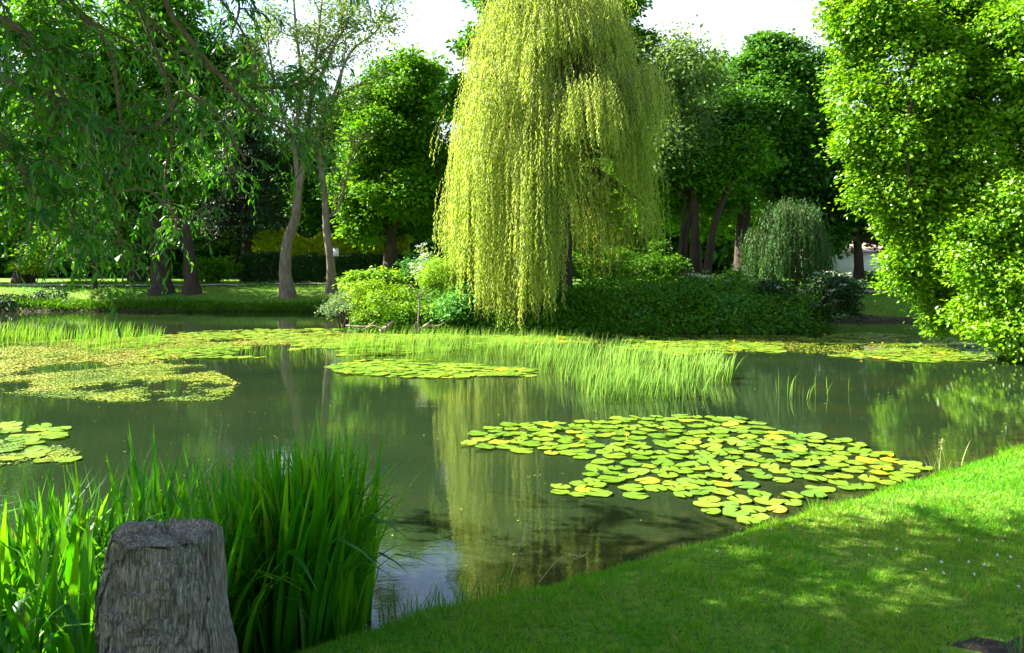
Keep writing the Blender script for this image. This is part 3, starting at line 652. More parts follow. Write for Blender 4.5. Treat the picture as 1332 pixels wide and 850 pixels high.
# herb layer: nettle-like undergrowth on the shaded bank
n = 5200
x = U(-4.6, 9.6, n); y = 22.55 + 3.8 * U(0, 1, n) ** 1.3; hd = sdist(x, y); k = hd > -.12
x, y, hd = x[k], y[k], hd[k]; hg = height(x, y)
hh = (.2 + 1.15 * fbm(x * 1.1, y * 1.1, s=21, o=3)) * np.clip(hd * 1.6 + .35, .3, 1) * np.interp(x, [-4.6, -1, 1, 6.5, 8.5, 9.6], [.45, .5, .72, .85, .75, .45])
z = hg + hh * (1 - U(size=len(x)) ** 2 * .9)
P = np.stack([x, y, np.maximum(z, .08)], 1)
g = Geo(); pat = fbm(P[:, 0] * 1.1, P[:, 2] * 1.1 + P[:, 1], s=55, o=3)
for mi_, k, ll, ww, fl in ((0, pat < .5, .12, .065, .6), (1, (pat >= .5) & (pat < .58), .09, .06, .5), (2, pat >= .58, .15, .05, .9)):
    foliage(g, None, 0, 16, ll, ww, cr=.26, flat=fl, droop=.35, mi=mi_, pts=(P[k], unit(np.array([0, -.8, .6]) + rng.normal(size=P[k].shape) * .2)))
tag(g.obj('undergrowth', [M['herb'], M['shrub_green'], M['maple']], kind='stuff'), 'tangled green undergrowth along the shaded peninsula bank')

# bank vegetation, far left and under the right tree
n = 1500; x = U(-24, -6.3, n); y = 32.0 + U(0, .5, n); P = np.stack([x, y, height(x, y) + .04], 1)
g = Geo(); foliage(g, None, 0, 10, .14, .03, cr=.18, flat=.5, droop=-.4, pts=(P, unit(rng.normal(size=P.shape) * .2 + [0, 0, 1])))
tag(g.obj('bank_grass', M['herb'], kind='stuff'), 'rough grass fringe on the far left waterline')
# left shrubs and low bushes near the path
shrub('shrub', 'small pale lit bush by the path at the far left', 45, 38.5, [B(45, 345, 38.5, 26, 14)], 'shrub', 120, L=.14, Wd=.08)
shrub('shrub', 'dark reedy bush on the waterline at the left edge', 40, 32.8, [B(30, 392, 32.6, 50, 10), B(60, 388, 33, 25, 10)], 'hedge_dark', 240, L=.14, Wd=.06)
shrub('shrub', 'lit low bush behind the leaning trunk', 285, 39, [B(275, 350, 39, 24, 18), B(300, 345, 39, 26, 18)], 'maple', 220, L=.16, Wd=.1)
shrub('shrub', 'dark low plants at the foot of the dark hedge', 420, 38.5, [B(395, 372, 38.5, 70, 5), B(470, 365, 38, 45, 9)], 'herb', 260, L=.15, Wd=.09)

# ------------------------------------------------------------------ trees on the right
broad_tree('alder_tree', 'big sunlit broadleaf tree hanging over the right shore with a thick dark limb', 'tree',
           [gz(1392, 19), at(1390, 330, 19), at(1370, 200, 19), at(1345, 90, 19)], .42,
           [B(1150, 30, 18, 50, 45), B(1215, 20, 18.5, 50, 50), B(1280, 30, 18, 60, 50), B(1345, 40, 17, 60, 60), B(1130, 100, 18.5, 42, 42), B(1190, 95, 17.6, 50, 42), B(1250, 105, 18.4, 50, 45), B(1310, 120, 17.2, 50, 50),
            B(1140, 165, 18.2, 42, 38), B(1195, 165, 18, 45, 40), B(1255, 180, 17.6, 45, 42), B(1160, 225, 18.4, 42, 38), B(1215, 230, 18, 42, 38), B(1270, 250, 18.4, 40, 40), B(1370, 170, 18, 60, 60),
            B(1180, 285, 18.6, 40, 34), B(1225, 300, 18.8, 40, 38), B(1185, 345, 19, 34, 32), B(1220, 375, 19.3, 28, 34), B(1222, 415, 19.4, 14, 18), B(1120, 55, 18.6, 36, 36), B(1112, 5, 18.4, 34, 40), B(1130, 130, 18, 34, 36), B(1165, 190, 17.8, 36, 34), B(1150, 255, 18.2, 34, 32), B(1190, 250, 17.7, 34, 32), B(1200, 320, 18.5, 34, 30), B(1170, 60, 17.6, 36, 36), B(1240, 60, 17.6, 40, 36), B(1235, 270, 17.8, 34, 34)],
           11500, 15, .105, .072, 'alder', 'bark_dark', 150, cr=.32, flat=.45, droop=.35, face=.6, limb_r=.1, avoid=.75, gapt=.435, jitter=.3)
g = Geo(); r_ = thing('alder_limb', 'unused', 'limb', (0, 0, 0)); bpy.data.objects.remove(r_)
broad_tree('hornbeam_tree', 'lower golden-green tree leaning over the water at the right edge', 'tree',
           [gz(1400, 17.6), at(1385, 380, 17.6), at(1350, 310, 17.6)], .2,
           [B(1290, 270, 17, 50, 42), B(1325, 350, 16.6, 60, 50), B(1285, 395, 17, 34, 34), B(1320, 425, 16.4, 45, 30), B(1275, 335, 17, 34, 36), B(1350, 270, 16.8, 55, 60), B(1360, 420, 16.2, 45, 40)],
           1900, 15, .10, .07, 'alder', 'bark_dark', 80, cr=.3, flat=.4, droop=.35, face=.7)
tr = [o for o in bpy.data.objects if o.name.startswith('alder_tree') and 'thick dark limb' in o.get('label', '')][0]
g = Geo()
for arm, ra in (([at(1370, 120, 18), at(1320, 85, 17.3), at(1265, 95, 17.3), at(1215, 118, 17.3), at(1188, 126, 17.3)], .13), ([at(1188, 126, 17.3), at(1180, 160, 17.3), at(1180, 200, 17.3), at(1183, 245, 17.3)], .055),
                ([at(1188, 126, 17.3), at(1165, 112, 17.3), at(1140, 108, 17.3)], .035)):
    A = spline(arm, 8); tube(g, A, np.linspace(ra, ra * .5, len(A)), 8, rough=.06)
g.obj('limb', M['bark_dark'], tr, smooth=True)

# ------------------------------------------------------------------ foreground willow (trunk left of the frame, crown overhead)
def leaf_variant(curl, w, segs=5, tw=.0):
    s = np.linspace(0, 1, segs + 1); prof = np.sin(np.pi * np.clip(s * .93 + .04, 0, 1)) ** .75; prof[-1] = 0; prof[0] *= .4
    c = np.stack([s * np.cos(curl * s * .5), np.zeros_like(s), -curl * .5 * s ** 2], 1)
    v = []; 
    for k in range(segs + 1):
        a = tw * s[k]; off = np.array([0, math.cos(a), math.sin(a)]) * w * prof[k] / 2
        v += [c[k] - off + [0, 0, .12 * w * prof[k]], c[k], c[k] + off + [0, 0, .12 * w * prof[k]]]
    f = []
    for k in range(segs):
        f += [(3 * k, 3 * k + 1, 3 * k + 4, 3 * k + 3), (3 * k + 1, 3 * k + 2, 3 * k + 5, 3 * k + 4)]
    return np.array(v), np.array(f)

def place(root, name, variants, P, D, N, S, tint, mat, n_obj, order, stuff_name):
    """the n_obj pieces that show largest are parts of their own (shared meshes), the rest one joined part"""
    D = unit(D); Yv = unit(np.cross(N, D)); Z = np.cross(D, Yv); idx = np.argsort(order); vi = rng.integers(len(variants), size=len(P))
    mes = []
    for v, f in variants:
        g = Geo(); g.add(v, f, 0.0); mes.append(g.mesh(name, mat, True))
    off = Vector(root.location)
    for i in idx[:n_obj]:
        o = bpy.data.objects.new(name, mes[vi[i]]); COL.objects.link(o); o.parent = root
        s = float(S[i]); m = Matrix([[D[i, 0] * s, Yv[i, 0] * s, Z[i, 0] * s, P[i, 0] - off[0]], [D[i, 1] * s, Yv[i, 1] * s, Z[i, 1] * s, P[i, 1] - off[1]], [D[i, 2] * s, Yv[i, 2] * s, Z[i, 2] * s, P[i, 2] - off[2]], [0, 0, 0, 1]])
        o.matrix_local = m
    rest = idx[n_obj:]
    if len(rest) == 0: return
    g = Geo()
    for k, (v, f) in enumerate(variants):
        r = rest[vi[rest] == k]
        if len(r) == 0: continue
        W_ = P[r][:, None] + S[r][:, None, None] * (v[None, :, :1] * D[r][:, None] + v[None, :, 1:2] * Yv[r][:, None] + v[None, :, 2:] * Z[r][:, None])
        ff = (np.arange(len(r))[:, None, None] * len(v) + f[None]).reshape(-1, f.shape[1])
        g.add(W_, ff, np.repeat(tint[r], len(v)))
    g.obj(stuff_name, mat, root, smooth=True, kind='stuff')

def fx(px, py, Y): return at(px, py, Y)
tb = np.array([-7.2, 2.2, float(height(-7.2, 2.2))])
FW = thing('crack_willow', 'near willow whose leafy sprays hang into the upper left of the view', 'tree', tb)
top = np.array([-6.6, 2.9, 4.2])
P = spline([tb - [0, 0, .2], (tb + top) / 2 + [.15, 0, 0], top], 8); g = Geo(); tube(g, P, np.linspace(.5, .33, len(P)), 16, rough=.06); g.obj('trunk', M['bark'], FW, smooth=True)
mains = [  # branch control points (photo px, py, distance) after the start
    [(-120, 40, 5.0), (0, 100, 4.6), (70, 150, 4.5), (120, 168, 4.5), (200, 165, 4.6), (235, 120, 4.8)],
    [(-150, -60, 5.2), (0, -60, 5.0), (90, 10, 5.0), (140, 60, 5.0), (155, 140, 5.0), (165, 230, 5.1)],
    [(-100, -140, 6), (100, -60, 6), (210, 40, 6), (300, 105, 6.0), (380, 112, 6.1), (415, 90, 6.1)],
    [(-100, -150, 5.5), (150, -90, 5.5), (230, 30, 5.5), (310, 125, 5.5), (370, 170, 5.5), (400, 185, 5.5)],
    [(-200, 60, 4.2), (-60, 130, 4.0), (10, 190, 3.9), (40, 240, 3.9), (62, 300, 3.9)],
    [(-100, -120, 6.8), (120, -80, 6.8), (200, 60, 6.8), (225, 160, 6.8), (215, 230, 6.8), (230, 300, 6.8)],
    [(-150, -20, 5.6), (20, 40, 5.6), (110, 180, 5.5), (150, 260, 5.5), (155, 320, 5.5)],
    [(-50, -180, 7.5), (150, -120, 7.5), (270, -20, 7.5), (330, 70, 7.5), (345, 140, 7.5)],
    [(-150, 0, 7.5), (0, 30, 7.5), (60, 120, 7.5), (110, 200, 7.5), (120, 280, 7.5)],
    [(-50, -150, 8), (100, -40, 8), (180, 20, 8), (250, 110, 8), (265, 200, 8)],
    [(-200, 100, 6), (-40, 150, 6), (40, 210, 6), (90, 270, 6), (100, 330, 6.1)],
    [(-50, -220, 6.5), (180, -140, 6.5), (270, -60, 6.5), (310, 0, 6.5), (300, 50, 6.5)],
    [(0, -200, 6), (200, -160, 6), (330, -120, 6), (400, -70, 6), (460, -20, 6)],
    [(-200, -60, 3.9), (-60, 0, 3.8), (30, 40, 3.8), (60, 90, 3.9), (75, 150, 3.9)],
    [(-60, -120, 7.2), (40, -60, 7.2), (110, 20, 7.2), (190, 70, 7.2), (280, 160, 7.2), (300, 230, 7.2)],
]
gb = Geo(); TW = []
for mnum, cp in enumerate(mains):
    pts = [top + rng.normal(size=3) * .15] + [fx(*c) for c in cp]; A = spline(pts, 10); n = len(A)
    tube(gb, A, np.interp(np.linspace(0, 1, n), [0, .3, 1], [.06, .022, .006]), 7, rough=.05)
    pxs = 666 + F * A[:, 0] / A[:, 1]
    ok = np.where(pxs > -60)[0]
    for k in range(52):
        i0 = ok[rng.integers(len(ok))]; TW.append((A[i0] + rng.normal(size=3) * .04, U(.22, .6)))
    TW += [(A[-1], .5), (A[-3], .5), (A[-6], .6), (A[-9], .6)]
# single long sprays that hang free
for (px, py, Y, ln) in ((60, 300, 3.9, .75), (58, 290, 3.9, .35), (150, 320, 5.5, .42), (140, 315, 5.5, .4), (165, 300, 5.5, .4), (245, 290, 4.6, .42), (225, 260, 4.6, .4), (330, 215, 4.8, .35), (300, 215, 4.8, .35), (310, 200, 4.8, .3), (30, 300, 4.4, .3), (390, 185, 5.5, .35), (375, 175, 5.5, .35), (250, 280, 4.6, .4), (275, 275, 4.8, .35)):
    TW.append((fx(px, py, Y), ln))
for a, b in (((155, 250, 5.0), (235, 290, 4.7)), ((235, 120, 4.8), (320, 210, 4.8)), ((75, 150, 3.9), (40, 300, 4.3))):
    p0, p1 = fx(*a), fx(*b); tube(gb, spline([p0, (p0 + p1) / 2 + [0, 0, .1], p1], 6), .007, 5)
LP, LD, LN, LS = [], [], [], []
for s, ln in TW:
    d = unit(rng.normal(size=3) * [1, .9, .35] + [.35, 0, .15]); nn = int(ln / .03); drp = U(.15, .85)
    q = np.linspace(0, 1, nn)[:, None]; X = s + d * ln * q * (1 - .45 * q) + np.array([0, 0, -1]) * ln * drp * q ** 1.6 + .012 * np.sin(q * 9 + U(0, 6)) * [1, 1, 0]
    tube(gb, X[::3], np.linspace(.0035, .0015, len(X[::3])), 4)
    T = unit(np.gradient(X, axis=0)); side = unit(np.cross(T, [0, 0, 1.]) + 1e-3); sg = np.where(np.arange(nn) % 2, 1, -1)[:, None]
    D = unit(T * .9 + side * sg * U(.5, 1.2, (nn, 1)) + np.array([0, 0, -.4]) + rng.normal(size=(nn, 3)) * .38)
    k0 = 2 if nn > 8 else 0
    LP.append(X[k0:]); LD.append(D[k0:]); LN.append(unit(rng.normal(size=(nn, 3)) * .5 + [0, 0, 1])[k0:]); LS.append((U(.06, .108, nn) * (1 - .35 * q[:, 0] ** 3))[k0:])
LP, LD, LN, LS = map(np.concatenate, (LP, LD, LN, LS))
gb.obj('branches', M['twig'], FW, smooth=True)
vs = [leaf_variant(.5, .22, tw=.3), leaf_variant(.9, .19, tw=-.4), leaf_variant(.2, .24, tw=.1), leaf_variant(1.3, .2, tw=.6)]
pxl, pyl = 666 + F * LP[:, 0] / LP[:, 1], HY - F * (LP[:, 2] - CZ) / LP[:, 1]
vis = (pxl > 0) & (pxl < 460) & (pyl > 0) & (pyl < 500)
place(FW, 'leaf', vs, LP, LD, LN, LS, U(0, .999, len(LP)), M['near_willow'], 300, np.where(vis, LP[:, 1] / LS, 1e9), 'leaves')
print('fg leaves', len(LP))
# overhead crown that shades the near bank
def bw(x, y, z, rx, ry, rz): return (np.array([x, y, z], float), np.array([rx, ry, rz], float))
ob = [bw(-6.0, 6.3, 6.1, 1.1, 1.2, .9), bw(-4.6, 5.6, 5.9, 1.8, 1.4, .9), bw(-2.8, 5.8, 5.8, 1.6, 1.2, .65), bw(-1.2, 5.5, 5.8, 1.3, 1.0, .55), bw(-4.9, 4.0, 6.1, 1.6, 1.2, .9), bw(-2.0, 4.2, 5.6, 1.3, 1.1, .5), bw(-3.5, 4.2, 5.7, 1.6, 1.2, .8), bw(-7, 3.2, 6.9, 2.0, 1.8, 1.4)]
g = Geo(); p, u = foliage(g, ob, 2300, 16, .17, .055, cr=.45, flat=.6, droop=.5, jitter=.4, avoid=.3); g.obj('crown', M['near_willow'], FW)
g = Geo(); limbs(g, top, .16, ob, p, 90, .02); g.obj('limbs', M['bark'], FW, smooth=True)

# ------------------------------------------------------------------ standing stone
n_u, n_v = 220, 150; Ys = 3.0
vz = np.linspace(0, 1, n_v); pyv = 681 + vz * 330
lx = np.interp(pyv, [681, 690, 720, 745, 762, 850, 1011], [152, 149, 146, 141, 135, 135, 130]); rx = np.interp(pyv, [681, 688, 730, 790, 815, 850, 1011], [288, 291, 295, 298, 303, 311, 328])
th = np.arange(n_u) * 2 * np.pi / n_u
V = np.zeros((n_v, n_u, 3))
for k in range(n_v):
    a, b = (lx[k] - 666) / F * Ys, (rx[k] - 666) / F * Ys; c, w = (a + b) / 2 - .01, (b - a) / 2 * .91; e = .34
    X = np.sign(np.cos(th)) * np.abs(np.cos(th)) ** e; Yq = np.sign(np.sin(th)) * np.abs(np.sin(th)) ** .6
    zc = CZ - (pyv[k] - HY) / F * Ys
    fr = fbm(X * 3.2 + 5, Yq * 3.2 + zc * .6, np.full(n_u, zc * 6), s=40, o=4) - .5
    st = fbm(X * 22 + 3, Yq * 22, np.full(n_u, zc * 3.2), s=60, o=3) - .5
    led = np.floor(fbm(X * 1.6 + 9, Yq * 1.6, np.full(n_u, zc * 5.5), s=71, o=3) * 9) / 9 - .5
    rr = 1 + .16 * fr + .05 * st + .34 * led
    V[k, :, 0] = c + w * X * (1 + (.07 * fr + .025 * st + .03 * led)); V[k, :, 1] = Ys - np.clip(-Yq, 0, 1) * (.11 * led + .07 * fr + .012 * st) + .13 * Yq * rr * (1 + .7 * vz[k]); V[k, :, 2] = zc - .035 * np.clip(-Yq, 0, 1) * math.exp(-k / 6) + .045 * (fbm(np.cos(th) * 2.5 + 9, np.sin(th) * 2.5, s=88, o=4) - .5) * math.exp(-k / 14) - .05 * np.clip(Yq, 0, 1) * math.exp(-k / 30)
g = Geo(); i = (np.arange(n_v - 1)[:, None] * n_u + np.arange(n_u)[None]); j = (np.arange(n_v - 1)[:, None] * n_u + (np.arange(n_u)[None] + 1) % n_u)
# rounded, broken top
rings = []; c0 = V[0].mean(0)
for q in range(1, 15):
    f = 1 - (q / 15); R = c0 + (V[0] - c0) * [f, f, 1]; R[:, 2] = V[0, :, 2] + .006 * (1 - f ** 6) + .035 * (fbm(R[:, 0] * 14, R[:, 1] * 14, s=80) - .5) * (1 - f ** 3) - .02 * (R[:, 1] - Ys) / .19 * 0
    rings.append(R)
V[0, :, 2] -= .008
allv = np.concatenate([np.array(rings)[::-1], V]); nn = len(allv)
i = (np.arange(nn - 1)[:, None] * n_u + np.arange(n_u)[None]); j = (np.arange(nn - 1)[:, None] * n_u + (np.arange(n_u)[None] + 1) % n_u)
g.add(allv, np.stack([i, i + n_u, j + n_u, j], -1).reshape(-1, 4)); ctr = allv[0].mean(0)
g.add(np.concatenate([allv[0], [ctr]]), [(k, (k + 1) % n_u, n_u) for k in range(n_u)])
tag(g.obj('standing_stone', M['stone'], smooth=True), 'rough grey striated standing stone with flat top, in front of the irises', 'stone')

# ------------------------------------------------------------------ iris stand
def blade_variant(bend, w, segs=7, kink=None):
    s = np.linspace(0, 1, segs + 1); wd = w * np.clip(np.minimum(.55 + s * 1.2, (1 - s) * 2.6), 0, 1) * 1.0; wd[-1] = 0
    ang = bend * s ** 2.2
    if kink: ang = ang + kink * ss(.62, .75, s)
    dx = np.sin(ang); dz = np.cos(ang); st = 1 / segs
    x = np.concatenate([[0], np.cumsum((dx[1:] + dx[:-1]) / 2 * st)]); z = np.concatenate([[0], np.cumsum((dz[1:] + dz[:-1]) / 2 * st)])
    # local X runs along the blade, Y across, Z the bend side
    v = []
    for k in range(segs + 1): v += [(z[k], -wd[k] / 2, x[k] + wd[k] * .10), (z[k], 0, x[k]), (z[k], wd[k] / 2, x[k] + wd[k] * .10)]
    f = []
    for k in range(segs): f += [(3 * k, 3 * k + 1, 3 * k + 4, 3 * k + 3), (3 * k + 1, 3 * k + 2, 3 * k + 5, 3 * k + 4)]
    return np.array(v, float), np.array(f)
bv = [blade_variant(.15, .04), blade_variant(.35, .036), blade_variant(.6, .034), blade_variant(.9, .034), blade_variant(.08, .042), blade_variant(.12, .036), blade_variant(.3, .034, kink=1.5), blade_variant(1.6, .03)]
def iris(label, n, xr, yr, hfun, n_obj, cond):
    P, D, N, S, O = [], [], [], [], []
    while len(P) < n:
        cx_, cy2 = U(*xr), U(*yr)
        if not cond(cx_, cy2): continue
        fan = U(0, np.pi); H = hfun(cx_, cy2)
        for k in range(rng.integers(4, 8)):
            x_, y_ = cx_ + U(-.05, .05), cy2 + U(-.05, .05); a = fan + U(-.3, .3); lean = U(-.24, .24)
            d = np.array([math.cos(a) * lean, math.sin(a) * lean, 1.]); z_ = max(float(height(x_, y_)), -.1)
            P.append((x_, y_, z_)); D.append(d); nrm = np.array([math.cos(a + U(-.5, .5)) , math.sin(a), 0]) * (1 if lean > 0 else -1); N.append(nrm); S.append((H - z_) * U(.68, 1.06)); O.append(y_)
    P, D, N, S, O = map(np.array, (P, D, N, S, O))
    root = thing('flag_iris', label, 'iris', (float(P[:, 0].mean()), float(P[:, 1].mean()), 0), 'flag irises at the near water edge')
    place(root, 'leaf', bv, P, D, N, S, U(0, .999, len(P)), M['iris'], n_obj, O, 'leaves'); return root
nocam = lambda x, y: not (abs(x + 1.27) < .38 and y < 3.45)
iris('bright low stand of iris leaves at the left edge, left of and behind the stone', 1500, (-3.7, -1.35), (3.1, 5.2), lambda x, y: .98 + .08 * math.sin(x * 5) + U(-.04, .08), 150,
     lambda x, y: nocam(x, y) and sdist(x, y) > -1.5 and (y > 3.35 or x < -1.62) and y < 5.0 + .1 * math.sin(3 * x) and height(x, y) < .33)
iris('taller darker stand of iris leaves right of the stone', 760, (-1.5, -.84), (3.95, 4.75), lambda x, y: 1.03 + .20 * math.exp(-((x + 1.0) / .35) ** 2) + U(-.05, .05), 150,
     lambda x, y: x < -.84 - (4.75 - y) * .1 and y > 3.9 + (x + 1.5) * .35)

# thin sedges and flowering grass at the water edge
def tuft(name, label, cat, pts, H, w, n, mat, n_obj=60, group=None):
    P, D, N, S = [], [], [], []
    for k in range(n):
        b = pts[rng.integers(len(pts))]; x_, y_ = b[0] + rng.normal() * b[2], b[1] + rng.normal() * b[2] * .5; a = U(0, 6.28); lean = U(0, .45)
        P.append((x_, y_, max(float(height(x_, y_)), -.05))); D.append((math.cos(a) * lean, math.sin(a) * lean, 1)); N.append((math.cos(a), math.sin(a), 0.01)); S.append(H * U(.45, 1.1))
    P, D, N, S = map(lambda q: np.array(q, float), (P, D, N, S))
    vv = [blade_variant(.5, w / H), blade_variant(1.1, w / H), blade_variant(.2, w / H)]
    root = thing(name, label, cat, (float(P[:, 0].mean()), float(P[:, 1].mean()), 0), group)
    place(root, 'blade', vv, P, D, N, S, U(0, .999, n), mat, n_obj, P[:, 1], 'blades'); return root
tuft('sedge', 'dark thin sedge tuft on the waterline just right of the tall irises', 'sedge', [(-.62, 4.5, .08), (-.45, 4.62, .10), (-.28, 4.7, .10)], .36, .007, 170, M['iris'])
tuft('sedge', 'sparse pale grass tuft on the waterline left of the drooping seed head', 'sedge', [(-.10, 4.85, .08), (.0, 4.95, .07)], .40, .0045, 40, M['lawn'], 40)
tuft('sedge', 'wispy grasses at the lawn edge by the right end of the lily raft', 'sedge', [(3.75, 7.35, .12), (4.05, 7.6, .12)], .34, .004, 22, M['straw'], 40)

def seed_grass(label, base, tip, sag, mat='straw', n=40):
    root = thing('grass_stalk', label, 'grass stalk', base); g = Geo()
    base, tip = np.array(base), np.array(tip); C = spline([base, (base + tip) / 2 + [0, 0, sag], tip], 8); tube(g, C, np.linspace(.0028, .001, len(C)), 5); g.obj('stem', M[mat], root)
    g = Geo(); k = rng.integers(int(len(C) * .62), len(C), n); P = C[k] + rng.normal(size=(n, 3)) * .008
    leaves(g, P, unit(np.gradient(C, axis=0)[k] * 8 + rng.normal(size=(n, 3)) * .25), rng.normal(size=(n, 3)), .022, .005, U(0, 1, n)); g.obj('seed_head', M[mat], root)
a = wpt(700, 752, .33)
seed_grass('straw-coloured grass stalk whose drooping seed head leans right over the lawn edge', (a[0], a[1], .3), at(760, 724, a[1]), .07)
a = wpt(655, 757, .33)
seed_grass('tall thin grass stalk with upright seed head at the waterline', (a[0], a[1] + .05, .2), at(688, 678, a[1]), .02)
a = wpt(1222, 606, .33)
seed_grass('upright flowering stalk at the lawn edge by the right end of the lily raft', (a[0], a[1], .3), at(1225, 572, a[1]), .01)

# ------------------------------------------------------------------ water plants
def in_poly(x, y, poly):
    poly = np.asarray(poly, float); r = np.zeros(np.shape(x), bool)
    for a, b in zip(poly, np.roll(poly, -1, 0)):
        r ^= ((a[1] > y) != (b[1] > y)) & (x < (b[0] - a[0]) * (y - a[1]) / (b[1] - a[1] + 1e-12) + a[0])
    return r
def pw(poly): return np.array([wpt(a, b) for a, b in poly])
def pad_variant(sd, notch=.16, n=22):
    r_ = np.random.default_rng(sd); th = np.linspace(notch, 2 * np.pi - notch, n); rad = 1 + .05 * np.sin(th * 3 + sd) + .03 * r_.normal(size=n)
    rad[0] *= .9; rad[-1] *= .9; rad = rad * np.where(np.cos(th) < 0, .9, 1.05)
    v = [(0.0, 0, 0)]
    for t_, q in zip(th, rad): v.append((.55 * q * math.cos(t_), .5 * q * math.sin(t_), .012 * math.sin(t_ * 2 + sd)))
    for t_, q in zip(th, rad): v.append((q * math.cos(t_), .9 * q * math.sin(t_), .025 * math.sin(t_ * 3 + sd) + .015 * r_.normal()))
    f = [(0, k, k + 1) for k in range(1, n)]
    f2 = [(k, k + n, k + n + 1, k + 1) for k in range(1, n)]
    return np.array(v), f, f2
PV = []
for s_ in range(6):
    v, f, f2 = pad_variant(s_ + 1); PV.append((v, np.array([(a, b, c, c) for a, b, c in f] + f2)))
PVt = []
for v, f in PV:
    q = []
    for a, b, c, d in f:
        q.append((a, b, c))
        if c != d: q.append((a, c, d))
    PVt.append((v, np.array(q)))
def lily(label, poly, n, r, n_obj, name='water_lily', holes=(), flowers=0, mind=.62, mat='pad', dens=None):
    PW = pw(poly); lo, hi = PW.min(0), PW.max(0); pts = np.zeros((0, 2)); rad = []
    tries = 0
    while len(pts) < n and tries < 60:
        tries += 1
        c = U(lo, hi, (n * 2, 2)); k = in_poly(c[:, 0], c[:, 1], PW) & (sdist(c[:, 0], c[:, 1]) < -.08)
        for h in holes: k &= ~in_poly(c[:, 0], c[:, 1], pw(h))
        if dens: k &= fbm(c[:, 0] * dens, c[:, 1] * dens * 1.6, s=int(n)) > (.46 if dens < 1.5 else .40)
        for q in c[k]:
            rr = r * U(.72, 1.15)
            if len(pts) == 0 or ((np.hypot(*(pts - q).T)) > mind * (rr + np.array(rad))).all():
                pts = np.vstack([pts, q]); rad.append(rr)
                if len(pts) >= n: break
    m = len(pts); rad = np.array(rad); P = np.column_stack([pts, .006 + U(0, .022, m)])
    a = U(0, 6.28, m); tilt = rng.normal(size=(m, 2)) * .035
    D = np.stack([np.cos(a), np.sin(a), tilt[:, 0]], 1); N = np.stack([tilt[:, 1], tilt[:, 0], np.ones(m)], 1)
    root = thing(name, label, 'water lily', (float(pts[:, 0].mean()), float(pts[:, 1].mean()), 0), 'yellow water lilies on the pond')
    place(root, 'pad', PVt, P, D, N, rad, U(0, .999, m), M[mat], n_obj, P[:, 1], 'pads')
    for k in range(flowers):
        q = pts[rng.integers(m)]; c = np.array([q[0] + U(-.1, .1), q[1], .07]); g = Geo(); al = np.arange(5) * 2 * np.pi / 5
        d = np.stack([np.cos(al), np.sin(al), al * 0 + 1.1], 1); leaves(g, np.repeat(c[None] - [0, 0, .02], 5, 0), d, -np.stack([np.cos(al), np.sin(al), al * 0], 1), .045, .04, U(0, 1, 5), fold=-.3)
        tube(g, [c + [0, 0, -.1], c - [0, 0, .02]], .004, 4); g.obj('flower', M['petal'], root)
    print(label[:30], m)
lily('big raft of yellow-green pads in front of the lawn', [(592, 580), (640, 555), (700, 551), (760, 550), (830, 541), (965, 546), (1010, 560), (1100, 575), (1180, 604), (1205, 612), (1150, 634), (1060, 645), (1010, 668), (985, 684), (930, 672), (905, 655), (850, 640), (832, 652), (725, 642), (728, 630), (765, 620), (770, 602), (690, 590), (620, 585)],
     420, .125, 300, holes=[[(975, 628), (1060, 628), (1050, 646), (1005, 648)], [(660, 592), (760, 592), (755, 622), (700, 622)], [(760, 572), (790, 572), (800, 580), (765, 581)]], flowers=3, mind=.80)
lily('narrow far raft of pads left of and in front of the reed bed', [(425, 478), (470, 469), (560, 470), (690, 481), (695, 490), (560, 492), (450, 487)], 170, .16, 170, mind=.6)
lily('small cluster of pads at the left edge by the irises', [(-60, 560), (20, 553), (70, 556), (95, 570), (60, 575), (85, 590), (95, 600), (40, 602), (-60, 606)], 40, .15, 40, mind=.62)
lily('long pad carpet left of the reed bed, below the sunny bank', [(150, 445), (230, 432), (420, 428), (640, 436), (700, 446), (520, 462), (330, 466), (200, 468)], 700, .17, 280, mind=.6, dens=.7)
lily('far pad carpet under the shaded peninsula bank', [(640, 437), (860, 437), (1010, 444), (1015, 460), (880, 462), (780, 450), (650, 446)], 420, .17, 200, mind=.55, dens=.8, flowers=8)
lily('far right pad carpet by the overhanging tree', [(1035, 441), (1120, 434), (1255, 440), (1290, 456), (1295, 470), (1200, 472), (1080, 464), (1130, 456), (1250, 452), (1060, 448)], 330, .17, 200, mind=.55, flowers=8)

def weed(label, poly, n, dens, thr, seed, s=(.035, .085), mat='alga'):
    PW = pw(poly); lo, hi = PW.min(0), PW.max(0); c = U(lo, hi, (n * 5, 2)); k = in_poly(c[:, 0], c[:, 1], PW)
    k &= (fbm(c[:, 0] * dens, c[:, 1] * dens * .8, s=seed, o=5) + .25 * (noise(c[:, 0] * 6, c[:, 1] * 6, s=seed) - .5)) > thr + U(-.09, .05, len(k)); c = c[k][:n]; m = len(c); g = Geo()
    a = U(0, 6.28, m); D = np.stack([np.cos(a), np.sin(a), U(-.02, .05, m)], 1)
    t_ = np.clip(fbm(c[:, 0] * 1.3, c[:, 1] * 1.3, s=seed + 9) * 1.5 - .38 + U(-.06, .06, m), 0, .999)
    leaves(g, np.column_stack([c, U(.003, .02, m)]), D, rng.normal(size=(m, 3)) * .12 + [0, 0, 1], U(*s, m), U(*s, m) * .7, t_, wide=.5)
    tag(g.obj('pond_weed', M[mat], kind='stuff'), label)
weed('yellowish floating weed mat across the far left water', [(-80, 450), (160, 440), (420, 434), (640, 437), (520, 446), (240, 452), (260, 470), (200, 478), (60, 495), (-80, 500)], 26000, .9, .47, 5)
weed('brown and yellow weed island left of the open water', [(-60, 500), (80, 485), (200, 474), (262, 476), (300, 494), (310, 500), (290, 522), (150, 524), (20, 515)], 12000, 1.3, .49, 17, (.025, .07))
